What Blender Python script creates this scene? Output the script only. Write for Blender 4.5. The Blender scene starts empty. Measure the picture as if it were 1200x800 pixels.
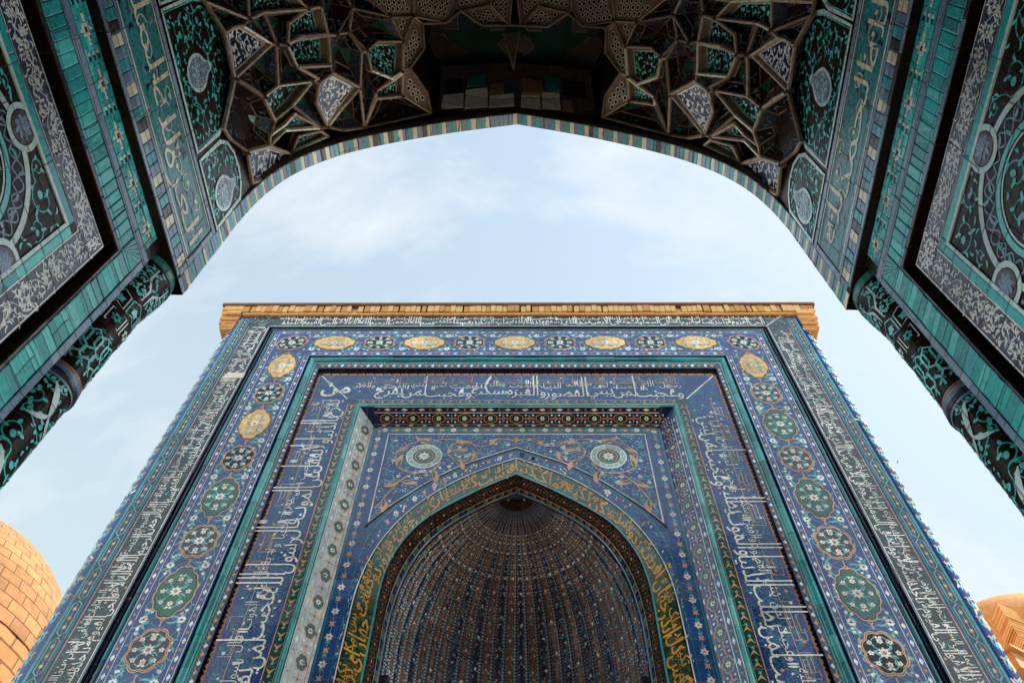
import bpy, math, random
from math import sin, cos, pi, radians, sqrt, atan2, hypot, floor
from mathutils import Vector, Matrix
random.seed(7)
SC = bpy.context.scene
COL = SC.collection

# ---------------------------------------------------------------- camera
def cam_axes(p, y, r):
    f = Vector((sin(y)*cos(p), cos(y)*cos(p), sin(p)))
    rt = Vector((cos(y), -sin(y), 0)); up = rt.cross(f)
    c, s = cos(r), sin(r)
    return rt*c+up*s, up*c-rt*s, f
cd = bpy.data.cameras.new('camera'); cam = bpy.data.objects.new('camera', cd); COL.objects.link(cam)
rt, up, fw = cam_axes(radians(58.1425), radians(-1.3507), radians(1.1057))
M3 = Matrix((rt, up, -fw)).transposed()
cam.matrix_world = Matrix.Translation((.0629, 0, 0)) @ M3.to_4x4()
cd.sensor_width = 36; cd.lens = 914.8/1200*36; cd.clip_end = 2000; cd.clip_start = .02
SC.camera = cam

# ---------------------------------------------------------------- light
SUN_AZ, SUN_EL = radians(88.5), radians(40)          # azimuth from +y clockwise
sdir = Vector((sin(SUN_AZ)*cos(SUN_EL), cos(SUN_AZ)*cos(SUN_EL), sin(SUN_EL)))
ld = bpy.data.lights.new('sun', 'SUN'); ld.energy = 2.0; ld.angle = radians(.6); ld.color = (1, .9, .76)
lo = bpy.data.objects.new('sun', ld); COL.objects.link(lo)
lo.rotation_euler = sdir.to_track_quat('Z', 'Y').to_euler()
W = bpy.data.worlds.new('World'); SC.world = W; W.use_nodes = True
nt = W.node_tree; N = nt.nodes; N.clear(); LK = nt.links.new
out = N.new('ShaderNodeOutputWorld'); bg = N.new('ShaderNodeBackground'); bg.inputs[1].default_value = .08
sky = N.new('ShaderNodeTexSky'); sky.sky_type = 'NISHITA'; sky.sun_disc = False
sky.sun_elevation = SUN_EL; sky.sun_rotation = SUN_AZ; sky.dust_density = 2.2; sky.ozone_density = 1.4
tc = N.new('ShaderNodeTexCoord'); mp = N.new('ShaderNodeMapping'); mp.inputs['Scale'].default_value = (1.0, 2.2, 1.0)
mp.inputs['Rotation'].default_value = (.35, .1, .5); mp.inputs['Location'].default_value = (.11, .06, 0)
LK(tc.outputs['Generated'], mp.inputs[0])
n1 = N.new('ShaderNodeTexNoise'); n1.inputs['Scale'].default_value = 3.4; n1.inputs['Detail'].default_value = 9; n1.inputs['Roughness'].default_value = .58
n1.inputs['Distortion'].default_value = .35
LK(mp.outputs[0], n1.inputs[0])
cr = N.new('ShaderNodeValToRGB'); cr.color_ramp.elements[0].position = .47; cr.color_ramp.elements[1].position = .72
cr.color_ramp.elements[0].color = (0, 0, 0, 1); cr.color_ramp.elements[1].color = (1, 1, 1, 1)
LK(n1.outputs[0], cr.inputs[0])
# thin high haze everywhere, thicker towards the horizon
sp = N.new('ShaderNodeSeparateXYZ'); LK(tc.outputs['Generated'], sp.inputs[0])
hz = N.new('ShaderNodeMapRange'); hz.inputs[1].default_value = 1.0; hz.inputs[2].default_value = .5
hz.inputs[3].default_value = .6; hz.inputs[4].default_value = .95
LK(sp.outputs[2], hz.inputs[0])
mxh = N.new('ShaderNodeMix'); mxh.data_type = 'RGBA'; LK(hz.outputs[0], mxh.inputs[0]); LK(sky.outputs[0], mxh.inputs[6])
mxh.inputs[7].default_value = (1.75,2.12,2.25,1)
mx = N.new('ShaderNodeMix'); mx.data_type = 'RGBA'
mm = N.new('ShaderNodeMath'); mm.operation = 'MULTIPLY'; mm.inputs[1].default_value = .8
LK(cr.outputs[0], mm.inputs[0]); LK(mm.outputs[0], mx.inputs[0])
LK(mxh.outputs[2], mx.inputs[6]); mx.inputs[7].default_value = (2.5,2.62,2.68,1)
hb = N.new('ShaderNodeMapRange'); hb.inputs[1].default_value = .52; hb.inputs[2].default_value = .12; hb.inputs[3].default_value = 1.; hb.inputs[4].default_value = 3.4
LK(sp.outputs[2], hb.inputs[0]); vs = N.new('ShaderNodeVectorMath'); vs.operation = 'SCALE'; LK(mx.outputs[2], vs.inputs[0]); LK(hb.outputs[0], vs.inputs['Scale'])
LK(vs.outputs[0], bg.inputs[0]); LK(bg.outputs[0], out.inputs[0])
SC.view_settings.view_transform = 'Standard'; SC.view_settings.look = 'None'
SC.view_settings.exposure = 2.3; SC.view_settings.gamma = 1
SC.cycles.max_bounces = 6; SC.cycles.diffuse_bounces = 4; SC.cycles.glossy_bounces = 3
SC.cycles.use_denoising = True
SC.cycles.sample_clamp_indirect = 6

# ---------------------------------------------------------------- materials
PAL = dict(
 navy=(.008,.018,.070), cobalt=(.008,.042,.20), blue=(.015,.068,.23), slate=(.08,.135,.20), lav=(.13,.18,.26), ivory=(.52,.54,.49), ink=(.035,.05,.10), plaster=(.48,.41,.35),
 turq=(.012,.20,.215), turqA=(.015,.26,.265), turqB=(.02,.19,.215), turqC=(.05,.33,.33), aqua=(.12,.43,.43), teal=(.01,.12,.13),
 pale=(.30,.46,.44), green=(.008,.105,.062), dgreen=(.006,.045,.028), moss=(.055,.075,.02), mossB=(.035,.10,.05), tealgreen=(.02,.11,.10),
 white=(.80,.78,.73), cream=(.46,.37,.29), orange=(.66,.23,.04), gold=(.66,.30,.05), yellow=(.82,.48,.13), peach=(.64,.34,.18),
 black=(.012,.013,.017), char=(.016,.018,.022), brown=(.028,.013,.008), dbrown=(.016,.009,.006), mang=(.05,.035,.045), rust=(.19,.085,.035))
_m = {}
def nd(nt, t, **k):
    n = nt.nodes.new(t)
    for a, b in k.items(): setattr(n, a, b)
    return n
def mathn(nt, op, a, b=None):
    n = nd(nt, 'ShaderNodeMath', operation=op)
    for i, x in enumerate((a, b)):
        if x is None: continue
        if isinstance(x, (int, float)): n.inputs[i].default_value = x
        else: nt.links.new(x, n.inputs[i])
    return n.outputs[0]
def glaze(key, plane='f'):
    """a hand-cut glazed tile: tone shifts from tile to tile, seams, crazing, chips, uneven gloss"""
    nm = key+'_'+plane
    if nm in _m: return _m[nm]
    m = bpy.data.materials.new('glazed_'+nm); m.use_nodes = True; nt = m.node_tree; L = nt.links.new
    b = nt.nodes['Principled BSDF']; g = nd(nt, 'ShaderNodeNewGeometry')
    sx = nd(nt, 'ShaderNodeSeparateXYZ'); 
    nz = nd(nt, 'ShaderNodeTexNoise'); nz.inputs['Scale'].default_value = 3.0; nz.inputs['Detail'].default_value = 6
    L(g.outputs['Position'], nz.inputs['Vector'])
    nw = nd(nt, 'ShaderNodeTexNoise'); nw.inputs['Scale'].default_value = 6.0
    L(g.outputs['Position'], nw.inputs['Vector'])
    wp = nd(nt, 'ShaderNodeVectorMath', operation='MULTIPLY_ADD')
    L(nw.outputs['Color'], wp.inputs[0]); wp.inputs[1].default_value = (.03, .03, .03); L(g.outputs['Position'], wp.inputs[2])
    L(wp.outputs[0], sx.inputs[0])
    a = sx.outputs[0] if plane != 'n' else sx.outputs[1]
    sa, sz = (.27, .21) if plane != 'n' else (.33, .118)
    uz = mathn(nt, 'DIVIDE', sx.outputs[2], sz)
    wr = nd(nt, 'ShaderNodeTexWhiteNoise', noise_dimensions='1D'); L(mathn(nt, 'FLOOR', uz), wr.inputs['W'])
    ua = mathn(nt, 'ADD', mathn(nt, 'DIVIDE', a, sa), wr.outputs['Value'])
    cmb = nd(nt, 'ShaderNodeCombineXYZ'); L(mathn(nt, 'FLOOR', ua), cmb.inputs[0]); L(mathn(nt, 'FLOOR', uz), cmb.inputs[1])
    wn = nd(nt, 'ShaderNodeTexWhiteNoise'); L(cmb.outputs[0], wn.inputs['Vector'])
    # seams
    def seam(u, s):
        f = mathn(nt, 'FRACT', u); d = mathn(nt, 'MINIMUM', f, mathn(nt, 'SUBTRACT', 1., f))
        return mathn(nt, 'LESS_THAN', d, .0028/s)
    sm = mathn(nt, 'MAXIMUM', seam(ua, sa), seam(uz, sz))
    # chips
    nc = nd(nt, 'ShaderNodeTexNoise'); nc.inputs['Scale'].default_value = 7.; nc.inputs['Detail'].default_value = 9; nc.inputs['Roughness'].default_value = .68
    L(g.outputs['Position'], nc.inputs['Vector'])
    chip = mathn(nt, 'GREATER_THAN', nc.outputs[0], .662 if plane == 'f' else .60 if plane == 'w' else .67)
    nf = nd(nt, 'ShaderNodeTexNoise'); nf.inputs['Scale'].default_value = 42.; nf.inputs['Detail'].default_value = 5
    L(g.outputs['Position'], nf.inputs['Vector'])
    # value
    v = mathn(nt, 'ADD', mathn(nt, 'MULTIPLY', wn.outputs['Value'], .42), mathn(nt, 'MULTIPLY', nz.outputs[0], .7))
    v = mathn(nt, 'ADD', v, mathn(nt, 'MULTIPLY', nf.outputs[0], .55))
    v = mathn(nt, 'ADD', v, .18)
    r, gg, bb = PAL[key]
    if plane == 'n' and key not in ('dbrown', 'brown', 'black', 'navy', 'mang', 'ink'): r, gg, bb = [min(.78, c*1.95) for c in (r, gg, bb)]
    vm = nd(nt, 'ShaderNodeVectorMath', operation='SCALE'); vm.inputs[0].default_value = (r, gg, bb); L(v, vm.inputs['Scale'])
    m1 = nd(nt, 'ShaderNodeMix', data_type='RGBA'); L(mathn(nt, 'MULTIPLY', sm, .7), m1.inputs[0]); L(vm.outputs[0], m1.inputs[6]); m1.inputs[7].default_value = (.05, .035, .025, 1)
    m2 = nd(nt, 'ShaderNodeMix', data_type='RGBA'); L(mathn(nt, 'MULTIPLY', chip, .8), m2.inputs[0]); L(m1.outputs[2], m2.inputs[6])
    m2.inputs[7].default_value = (.20, .125, .08, 1) if key not in ('black', 'brown', 'dbrown') else (.07, .045, .03, 1)
    L(m2.outputs[2], b.inputs['Base Color'])
    rg = mathn(nt, 'ADD', mathn(nt, 'MULTIPLY', nf.outputs[0], .24), {'f': .04, 'n': .17, 'w': .36, 'g': .25, 'm': .7}[plane])
    rg = mathn(nt, 'ADD', rg, mathn(nt, 'MULTIPLY', mathn(nt, 'MAXIMUM', sm, chip), .5))
    L(rg, b.inputs['Roughness']); b.inputs['IOR'].default_value = {'f': 1.85, 'g': 1.42, 'm': 1.12}.get(plane, 1.6)
    if key in ('dbrown', 'brown', 'black'): b.inputs['IOR'].default_value = 1.25 if plane == 'n' else 1.45
    # tile tilt + ripple
    bp = nd(nt, 'ShaderNodeBump'); bp.inputs['Strength'].default_value = .35; bp.inputs['Distance'].default_value = .006
    hh = mathn(nt, 'SUBTRACT', mathn(nt, 'ADD', nf.outputs[0], mathn(nt, 'MULTIPLY', nz.outputs[0], 1.2)), mathn(nt, 'MULTIPLY', mathn(nt, 'MAXIMUM', sm, chip), .6))
    L(hh, bp.inputs['Height'])
    tl = nd(nt, 'ShaderNodeVectorMath', operation='MULTIPLY_ADD'); L(wn.outputs['Color'], tl.inputs[0])
    tl.inputs[1].default_value = (.07, .07, .07); L(bp.outputs[0], tl.inputs[2])
    t2 = nd(nt, 'ShaderNodeVectorMath', operation='SUBTRACT'); L(tl.outputs[0], t2.inputs[0]); t2.inputs[1].default_value = (.035, .035, .035)
    t3 = nd(nt, 'ShaderNodeVectorMath', operation='NORMALIZE'); L(t2.outputs[0], t3.inputs[0]); L(t3.outputs[0], b.inputs['Normal'])
    _m[nm] = m; return m
def rough(name, c1, c2, scale=8., bump=.5, r=.9, brick=None):
    if name in _m: return _m[name]
    m = bpy.data.materials.new(name); m.use_nodes = True; nt = m.node_tree; L = nt.links.new
    b = nt.nodes['Principled BSDF']; g = nd(nt, 'ShaderNodeNewGeometry')
    nz = nd(nt, 'ShaderNodeTexNoise'); nz.inputs['Scale'].default_value = scale; nz.inputs['Detail'].default_value = 9; nz.inputs['Roughness'].default_value = .65
    L(g.outputs['Position'], nz.inputs['Vector'])
    mr = nd(nt, 'ShaderNodeMapRange'); mr.inputs[1].default_value = .3; mr.inputs[2].default_value = .7; L(nz.outputs[0], mr.inputs[0])
    mxx = nd(nt, 'ShaderNodeMix', data_type='RGBA'); L(mr.outputs[0], mxx.inputs[0]); mxx.inputs[6].default_value = (*c1, 1); mxx.inputs[7].default_value = (*c2, 1)
    colr = mxx.outputs[2]; h = nz.outputs[0]
    if brick:
        bt = nd(nt, 'ShaderNodeTexBrick'); tcx = nd(nt, 'ShaderNodeTexCoord'); L(tcx.outputs['UV'], bt.inputs['Vector'])
        bt.inputs['Scale'].default_value = 1; bt.inputs['Brick Width'].default_value = brick[0]; bt.inputs['Row Height'].default_value = brick[1]
        bt.inputs['Mortar Size'].default_value = brick[2]; bt.inputs['Mortar Smooth'].default_value = .2
        bt.inputs['Color1'].default_value = (.75, .75, .75, 1); bt.inputs['Color2'].default_value = (1.1, 1.05, 1., 1); bt.inputs['Mortar'].default_value = (.32, .28, .25, 1)
        mu = nd(nt, 'ShaderNodeMix', data_type='RGBA', blend_type='MULTIPLY'); mu.inputs[0].default_value = 1; L(colr, mu.inputs[6]); L(bt.outputs['Color'], mu.inputs[7]); colr = mu.outputs[2]
        h = mathn(nt, 'SUBTRACT', mathn(nt, 'MULTIPLY', h, .5), bt.outputs['Fac'])
    L(colr, b.inputs['Base Color']); b.inputs['Roughness'].default_value = r
    bp = nd(nt, 'ShaderNodeBump'); bp.inputs['Strength'].default_value = bump; bp.inputs['Distance'].default_value = .02; L(h, bp.inputs['Height']); L(bp.outputs[0], b.inputs['Normal'])
    _m[name] = m; return m
def stucco(): return rough('old_stucco', (.13, .09, .062), (.30, .215, .16), 14, .7)
def stuccod(): return rough('dark_stucco', (.05, .036, .028), (.13, .092, .07), 9, .7)  # darker tone of the stucco, mainly for backing and soffit
def brickm(): return rough('fired_brick', (.46, .20, .055), (.62, .31, .11), 11, .7)
def brickp(): return rough('pale_fired_brick', (.66, .35, .13), (.76, .46, .20), 13, .6)
def brickd(): return rough('dark_brick', (.12, .06, .03), (.2, .11, .06), 11, .7)
def mat(k, plane='f'):
    f = {'ridge': lambda: rough('highlit_ridge', (.26, .185, .135), (.66, .52, .41), 30, .5, .6), 'stucco': stucco, 'stuccod': stuccod, 'brick': brickm, 'brickp': brickp, 'brickd': brickd}.get(k)  # ridge: highlights along the vault ribs put into a paler colour
    return f() if f else glaze(k, plane)

# ---------------------------------------------------------------- geometry collectors
def tag(o, label=None, cat=None, group=None, kind=None):
    if label: o['label'] = label
    if cat: o['category'] = cat
    if group: o['group'] = group
    if kind: o['kind'] = kind
    return o
def empty(name, loc=(0, 0, 0), rz=0):
    o = bpy.data.objects.new(name, None); COL.objects.link(o); o.location = loc; o.rotation_euler.z = rz; return o
class Art:
    """collects flat ornament and solid boxes of one mesh; f maps local (u, v, height) to a 3-D point"""
    def __init__(s, f=None, plane='f'):
        s.V = []; s.F = []; s.M = []; s.mats = []; s.f = f or (lambda u, v, h: (u, v, h)); s.T = (1, 0, 0, 0, 1, 0); s.st = []; s.k = 0; s.plane = plane; s.hs = .0005
    def mi(s, m):
        if m not in s.mats: s.mats.append(m)
        return s.mats.index(m)
    def push(s, x=0, y=0, r=0, sx=1, sy=None):
        if sy is None: sy = sx
        s.st.append(s.T); a, b, c, d, e, f = s.T; cr_, sr = cos(r), sin(r)
        p, q, t, u = cr_*sx, -sr*sy, sr*sx, cr_*sy
        s.T = (a*p+b*t, a*q+b*u, a*x+b*y+c, d*p+e*t, d*q+e*u, d*x+e*y+f)
    def pop(s): s.T = s.st.pop()
    def pt(s, u, v, h):
        a, b, c, d, e, f = s.T; return s.f(a*u+b*v+c, d*u+e*v+f, h)
    def hh(s, h):
        s.k += 1; return h*s.hs+(s.k % 37)*8e-6 if h > 0 else h
    def poly(s, P, m, h=1):
        H = s.hh(h); n = len(s.V); s.V += [s.pt(x, y, H) for x, y in P]; s.F.append(tuple(range(n, n+len(P)))); s.M.append(s.mi(m))
    def quad(s, u0, v0, u1, v1, m, h=1, nu=1):
        for i in range(nu):
            a, b = u0+(u1-u0)*i/nu, u0+(u1-u0)*(i+1)/nu
            s.poly([(a, v0), (b, v0), (b, v1), (a, v1)], m, h)
    def stroke(s, P, w, m, h=1, close=False):
        H = s.hh(h); n = len(s.V); K = len(P); mi = s.mi(m)
        for i, (x, y) in enumerate(P):
            if close: a, b = P[(i-1) % K], P[(i+1) % K]
            else: a, b = P[max(i-1, 0)], P[min(i+1, K-1)]
            dx, dy = b[0]-a[0], b[1]-a[1]; l = hypot(dx, dy) or 1
            ww = (w(i/(K-1)) if callable(w) else w)/2
            s.V.append(s.pt(x-dy/l*ww, y+dx/l*ww, H)); s.V.append(s.pt(x+dy/l*ww, y-dx/l*ww, H))
        for i in range(K if close else K-1):
            j = (i+1) % K; s.F.append((n+2*i, n+2*i+1, n+2*j+1, n+2*j)); s.M.append(mi)
    def disc(s, x, y, r, m, h=1, n=12, ry=None):
        ry = ry or r; s.poly([(x+r*cos(2*pi*i/n), y+ry*sin(2*pi*i/n)) for i in range(n)], m, h)
    def ring(s, x, y, r, w, m, h=1, n=40, ry=None, a0=0, a1=None):
        ry = ry or r
        if a1 is None: s.stroke([(x+r*cos(2*pi*i/n), y+ry*sin(2*pi*i/n)) for i in range(n)], w, m, h, True)
        else: s.stroke([(x+r*cos(a0+(a1-a0)*i/n), y+ry*sin(a0+(a1-a0)*i/n)) for i in range(n+1)], w, m, h)
    def flower(s, x, y, r, n, m, mc, h=2, a=0, d=.38):
        s.poly([(x+r*(1-d*(i % 2))*cos(a+pi*i/n), y+r*(1-d*(i % 2))*sin(a+pi*i/n)) for i in range(2*n)], m, h)
        if mc: s.disc(x, y, r*.3, mc, h+1, 6)
    def leaf(s, x, y, a, l, w, m, h=1, curl=.8, n=5):
        P = []; px, py = x, y
        for i in range(n+1):
            P.append((px, py)); a += curl/n; px += cos(a)*l/n; py += sin(a)*l/n
        s.stroke(P, lambda t: w*(max(sin(pi*min(1, t*.92+.06)), 0)**.8), m, h)
    def box(s, p0, p1, m):
        x0, y0, z0 = p0; x1, y1, z1 = p1; n = len(s.V)
        s.V += [(x0, y0, z0), (x1, y0, z0), (x1, y1, z0), (x0, y1, z0), (x0, y0, z1), (x1, y0, z1), (x1, y1, z1), (x0, y1, z1)]
        for q in ((0, 3, 2, 1), (4, 5, 6, 7), (0, 1, 5, 4), (1, 2, 6, 5), (2, 3, 7, 6), (3, 0, 4, 7)):
            s.F.append(tuple(n+i for i in q)); s.M.append(s.mi(m))
    def slab(s, P, h0, h1, m):
        """prism of a local polygon between two heights"""
        n = len(s.V); K = len(P)
        s.V += [s.pt(x, y, h0) for x, y in P]+[s.pt(x, y, h1) for x, y in P]; mi = s.mi(m)
        s.F.append(tuple(range(n+K, n+2*K))); s.M.append(mi)
        for i in range(K): j = (i+1) % K; s.F.append((n+i, n+j, n+K+j, n+K+i)); s.M.append(mi)
    def tile(s, u0, v0, u1, v1, m, h=.004, g=.0015, bev=.12):
        """one raised hand-cut brick with a bevelled, slightly tilted face"""
        b = min(abs(u1-u0), abs(v1-v0))*bev; u0 += g; u1 -= g; v0 += g; v1 -= g; n = len(s.V); mi = s.mi(m)
        t = [random.uniform(-.18, .18)*h for _ in range(4)]
        B = [(u0, v0), (u1, v0), (u1, v1), (u0, v1)]; C = [(u0+b, v0+b), (u1-b, v0+b), (u1-b, v1-b), (u0+b, v1-b)]
        s.V += [s.pt(x, y, 0) for x, y in B]+[s.pt(x, y, h*.75+t[i]) for i, (x, y) in enumerate(B)]+[s.pt(x, y, h+t[i]) for i, (x, y) in enumerate(C)]
        s.F.append((n+8, n+9, n+10, n+11)); s.M.append(mi)
        for i in range(4):
            j = (i+1) % 4; s.F.append((n+i, n+j, n+4+j, n+4+i)); s.F.append((n+4+i, n+4+j, n+8+j, n+8+i)); s.M += [mi, mi]
    def build(s, name, parent=None, smooth=False, uv=None):
        me = bpy.data.meshes.new(name); me.from_pydata([tuple(v) for v in s.V], [], s.F)
        for k in s.mats: me.materials.append(k if not isinstance(k, str) else mat(k, s.plane))
        me.polygons.foreach_set('material_index', s.M)
        if smooth: me.polygons.foreach_set('use_smooth', [True]*len(s.F))
        if uv:
            l = me.uv_layers.new(name='UVMap')
            for p in me.polygons:
                for li in p.loop_indices: l.data[li].uv = uv(me.vertices[me.loops[li].vertex_index].co)
        me.update()
        o = bpy.data.objects.new(name, me); COL.objects.link(o)
        if parent is not None: o.parent = parent
        return o
def fmap(Y): return lambda u, v, h: (u, Y-h, v)

# ---------------------------------------------------------------- writing
FORMS = {'ا':(0xFE8D,2),'أ':(0xFE83,2),'آ':(0xFE81,2),'ب':(0xFE8F,4),'ة':(0xFE93,2),'ت':(0xFE95,4),'ث':(0xFE99,4),'ج':(0xFE9D,4),'ح':(0xFEA1,4),'خ':(0xFEA5,4),
 'د':(0xFEA9,2),'ذ':(0xFEAB,2),'ر':(0xFEAD,2),'ز':(0xFEAF,2),'س':(0xFEB1,4),'ش':(0xFEB5,4),'ص':(0xFEB9,4),'ض':(0xFEBD,4),'ط':(0xFEC1,4),'ظ':(0xFEC5,4),
 'ع':(0xFEC9,4),'غ':(0xFECD,4),'ف':(0xFED1,4),'ق':(0xFED5,4),'ك':(0xFED9,4),'ل':(0xFEDD,4),'م':(0xFEE1,4),'ن':(0xFEE5,4),'ه':(0xFEE9,4),'و':(0xFEED,2),
 'ى':(0xFEEF,2),'ي':(0xFEF1,4),'پ':(0xFB56,4),'چ':(0xFB7A,4),'گ':(0xFB92,4),'ک':(0xFB8E,4),'ئ':(0xFE89,4)}
def shape(w):
    w = w.replace('لا', '\uFEFB'); r = []; joined = False
    for i, c in enumerate(w):
        if c == '\uFEFB': r.append(chr(0xFEFC if joined else 0xFEFB)); joined = False; continue
        base, n = FORMS[c]; nxt = i+1 < len(w)
        r.append(chr(base+((3 if nxt else 1) if joined else (2 if nxt else 0)) if n == 4 else base+(1 if joined else 0)))
        joined = n == 4 and nxt
    return ''.join(reversed(r))
_g = {}
def glyphs(w, off=.016):
    """triangles of one word set in Blender's own Arabic face; x runs right to left from 0"""
    key = (w, off)
    if key in _g: return _g[key]
    c = bpy.data.curves.new('t', 'FONT'); c.body = shape(w); c.resolution_u = 2; c.offset = off
    o = bpy.data.objects.new('t', c); me = bpy.data.meshes.new_from_object(o)
    V = [(v.co.x, v.co.y) for v in me.vertices]; F = [tuple(p.vertices) for p in me.polygons]
    wd = max(x for x, y in V) if V else 0
    bpy.data.objects.remove(o); bpy.data.curves.remove(c); bpy.data.meshes.remove(me)
    _g[key] = (V, F, wd); return _g[key]
def write(A, words, L, size, m, base=.0, asc=1.9, h=3, gap=.12, off=.016, xs=1., stagger=0., start=0, fit=True):
    """words set right to left along a strip that starts at its right end; u runs in reading direction"""
    if isinstance(words, str): words = words.split()
    u = 0; i = start
    while True:
        w = words[i % len(words)]; V, F, wd = glyphs(w, off); wd2 = wd*size*xs
        if u+wd2 > L: break
        lift = base+stagger*size*((i*7) % 3-1)*.5
        H = A.hh(h); n = len(A.V); mi = A.mi(m)
        for x, y in V:
            yy = y if y < .34 else .34+(y-.34)*asc
            A.V.append(A.pt(u+wd2-x*size*xs, lift+yy*size, H))
        for f in F: A.F.append(tuple(n+k for k in f)); A.M.append(mi)
        u += wd2+gap*size*xs; i += 1
    return i
BLUE_TEXT = 'قال رسول الله عجبت لمن يطلب الدنيا والموت يطلبه وعجبت لمن يبني القصور والقبر مسكنه وعجبت لمن يفرح بالدنيا ولا يعقل عن الموت'
BLACK_TEXT = 'بسم الله الرحمن الرحيم الله لا اله الا هو الحي القيوم لا تاخذه سنة ولا نوم له ما في السماوات وما في الارض من ذا الذي يشفع عنده الا باذنه يعلم ما بين ايديهم وما خلفهم'
GREEN_TEXT = 'جهان ای برادر نماند بکس دل اندر جهان آفرین بند و بس مکن تکیه بر ملک دنیا و پشت که بسیار کس چون تو پرورد و کشت'
FORMS['ی'] = (0xFBFC, 4); FORMS['ء'] = (0xFE80, 1)
NEAR_TEXT = 'العزة لله الملك لله وحده لا شريك له القدرة لله الحمد لله'

# ---------------------------------------------------------------- ornament
def wave(L, amp, per, v0=0, n=None, ph=0):
    n = n or max(8, int(L/per*14)); return [(L*i/n, v0+amp*sin(2*pi*(L*i/n)/per+ph)) for i in range(n+1)]
def scroll(A, x, y, r, a, s, w, m, ml, h=1, leaves=4, turns=.95, mf=None):
    P = []; n = 18
    for i in range(n+1):
        t = i/n; rr = r*(1-.72*t**.9); an = a+s*2*pi*turns*t; P.append((x+rr*cos(an), y+rr*sin(an)))
    A.stroke(P, lambda t: w*(1.05-.4*t), m, h)
    for k in range(leaves):
        i = int(1+k*(n-5)/max(leaves-1, 1)); p, q = P[i], P[i+1]; an = atan2(q[1]-p[1], q[0]-p[0])
        A.leaf(p[0], p[1], an-s*.35, r*(.58-.05*k), w*2.3, ml, h+1, -s*1.5)
        if k % 2: A.leaf(p[0], p[1], an+s*.3, r*.34, w*2.0, ml, h+1, s*1.2)
    e = P[-1]; an = atan2(P[-1][1]-P[-2][1], P[-1][0]-P[-2][0])
    if mf: A.flower(e[0], e[1], r*.30, 5, mf, None, h+1)
    else:
        for d in (-1.0, 0, 1.0): A.leaf(e[0], e[1], an+d, r*.40, w*2.8, ml, h+1, -d*1.1)
    return P[0]
def vine(A, L, W, m, ml, w=.006, h=1, per=None, mf=None, flip=1, leaves=5):
    per = per or W*1.5; A.stroke(wave(L, W*.26, per, W/2), w, m, h)
    k = 0; u = per/4
    while u < L-per*.1:
        sd = (1 if k % 2 == 0 else -1)*flip
        scroll(A, u, W/2-sd*W*.07, W*.30, sd*pi*.5+pi*.1, -sd, w*.9, m, ml, h, leaves, 1.1, mf if k % 2 else None)
        for q in (.3, .5, .72): A.leaf(u+per*(q-.25)*.9, W/2+sd*W*.30, sd*random.uniform(.4, 1.2)*(-1 if q > .5 else 1)+(pi if q > .6 else 0), W*.20, w*2.4, ml, h+1, -sd*1.4)
        u += per/2; k += 1
def inside(P, x, y):
    r = False; j = len(P)-1
    for i in range(len(P)):
        if (P[i][1] > y) != (P[j][1] > y) and x < (P[j][0]-P[i][0])*(y-P[i][1])/(P[j][1]-P[i][1])+P[i][0]: r = not r
        j = i
    return r
def edge_d(P, x, y):
    b = 9
    for i in range(len(P)):
        ax, ay = P[i-1]; bx, by = P[i]; dx, dy = bx-ax, by-ay; t = max(0, min(1, ((x-ax)*dx+(y-ay)*dy)/(dx*dx+dy*dy+1e-12)))
        b = min(b, hypot(x-ax-t*dx, y-ay-t*dy))
    return b
def fill(A, P, sc, m, ml, w=.006, h=1, avoid=(), mf=None, dens=1.):
    """arabesque: scrolls first, then leaves wherever the ground is still empty"""
    xs = [p[0] for p in P]; ys = [p[1] for p in P]; x0, x1, y0, y1 = min(xs), max(xs), min(ys), max(ys); used = []
    def ok(x, y, r, k=.85):
        if not inside(P, x, y) or edge_d(P, x, y) < r*.72: return False
        for (a, b, c) in avoid:
            if hypot(x-a, y-b) < r*.8+c: return False
        return all(hypot(x-a, y-b) > (r+c)*k for a, b, c in used)
    links = []
    for r, tries in ((sc, 160), (sc*.7, 260), (sc*.48, 400)):
        for _ in range(int(tries*dens)):
            x, y = random.uniform(x0, x1), random.uniform(y0, y1)
            if ok(x, y, r, .9):
                used.append((x, y, r)); a = random.uniform(0, 6.28)
                e = scroll(A, x, y, r*.92, a, random.choice((-1, 1)), w*(.8+.25*r/sc), m, ml, h, 4 if r > sc*.6 else 3, .95, mf if random.random() < .3 else None)
                if links:
                    o = min(links, key=lambda q: hypot(q[0]-e[0], q[1]-e[1]))
                    if hypot(o[0]-e[0], o[1]-e[1]) < sc*2.2:
                        mx_, my_ = (o[0]+e[0])/2+(o[1]-e[1])*.3, (o[1]+e[1])/2-(o[0]-e[0])*.3
                        q = [((1-t)**2*o[0]+2*t*(1-t)*mx_+t*t*e[0], (1-t)**2*o[1]+2*t*(1-t)*my_+t*t*e[1]) for t in [i/8 for i in range(9)]]
                        if all(inside(P, *c) and all(hypot(c[0]-k[0], c[1]-k[1]) > k[2] for k in avoid) for c in q): A.stroke(q, w*.85, m, h)
                links.append(e)
    for _ in range(int(800*dens)):
        x, y = random.uniform(x0, x1), random.uniform(y0, y1); r = sc*.19
        if ok(x, y, r, .95):
            used.append((x, y, r)); a = random.uniform(0, 6.28)
            if random.random() < .75: A.leaf(x-cos(a)*r, y-sin(a)*r, a, r*2.3, w*1.9, ml, h+1, random.choice((-1.6, 1.6)))
            else: A.flower(x, y, r*.7, 5, mf or ml, None, h+1)
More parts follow.
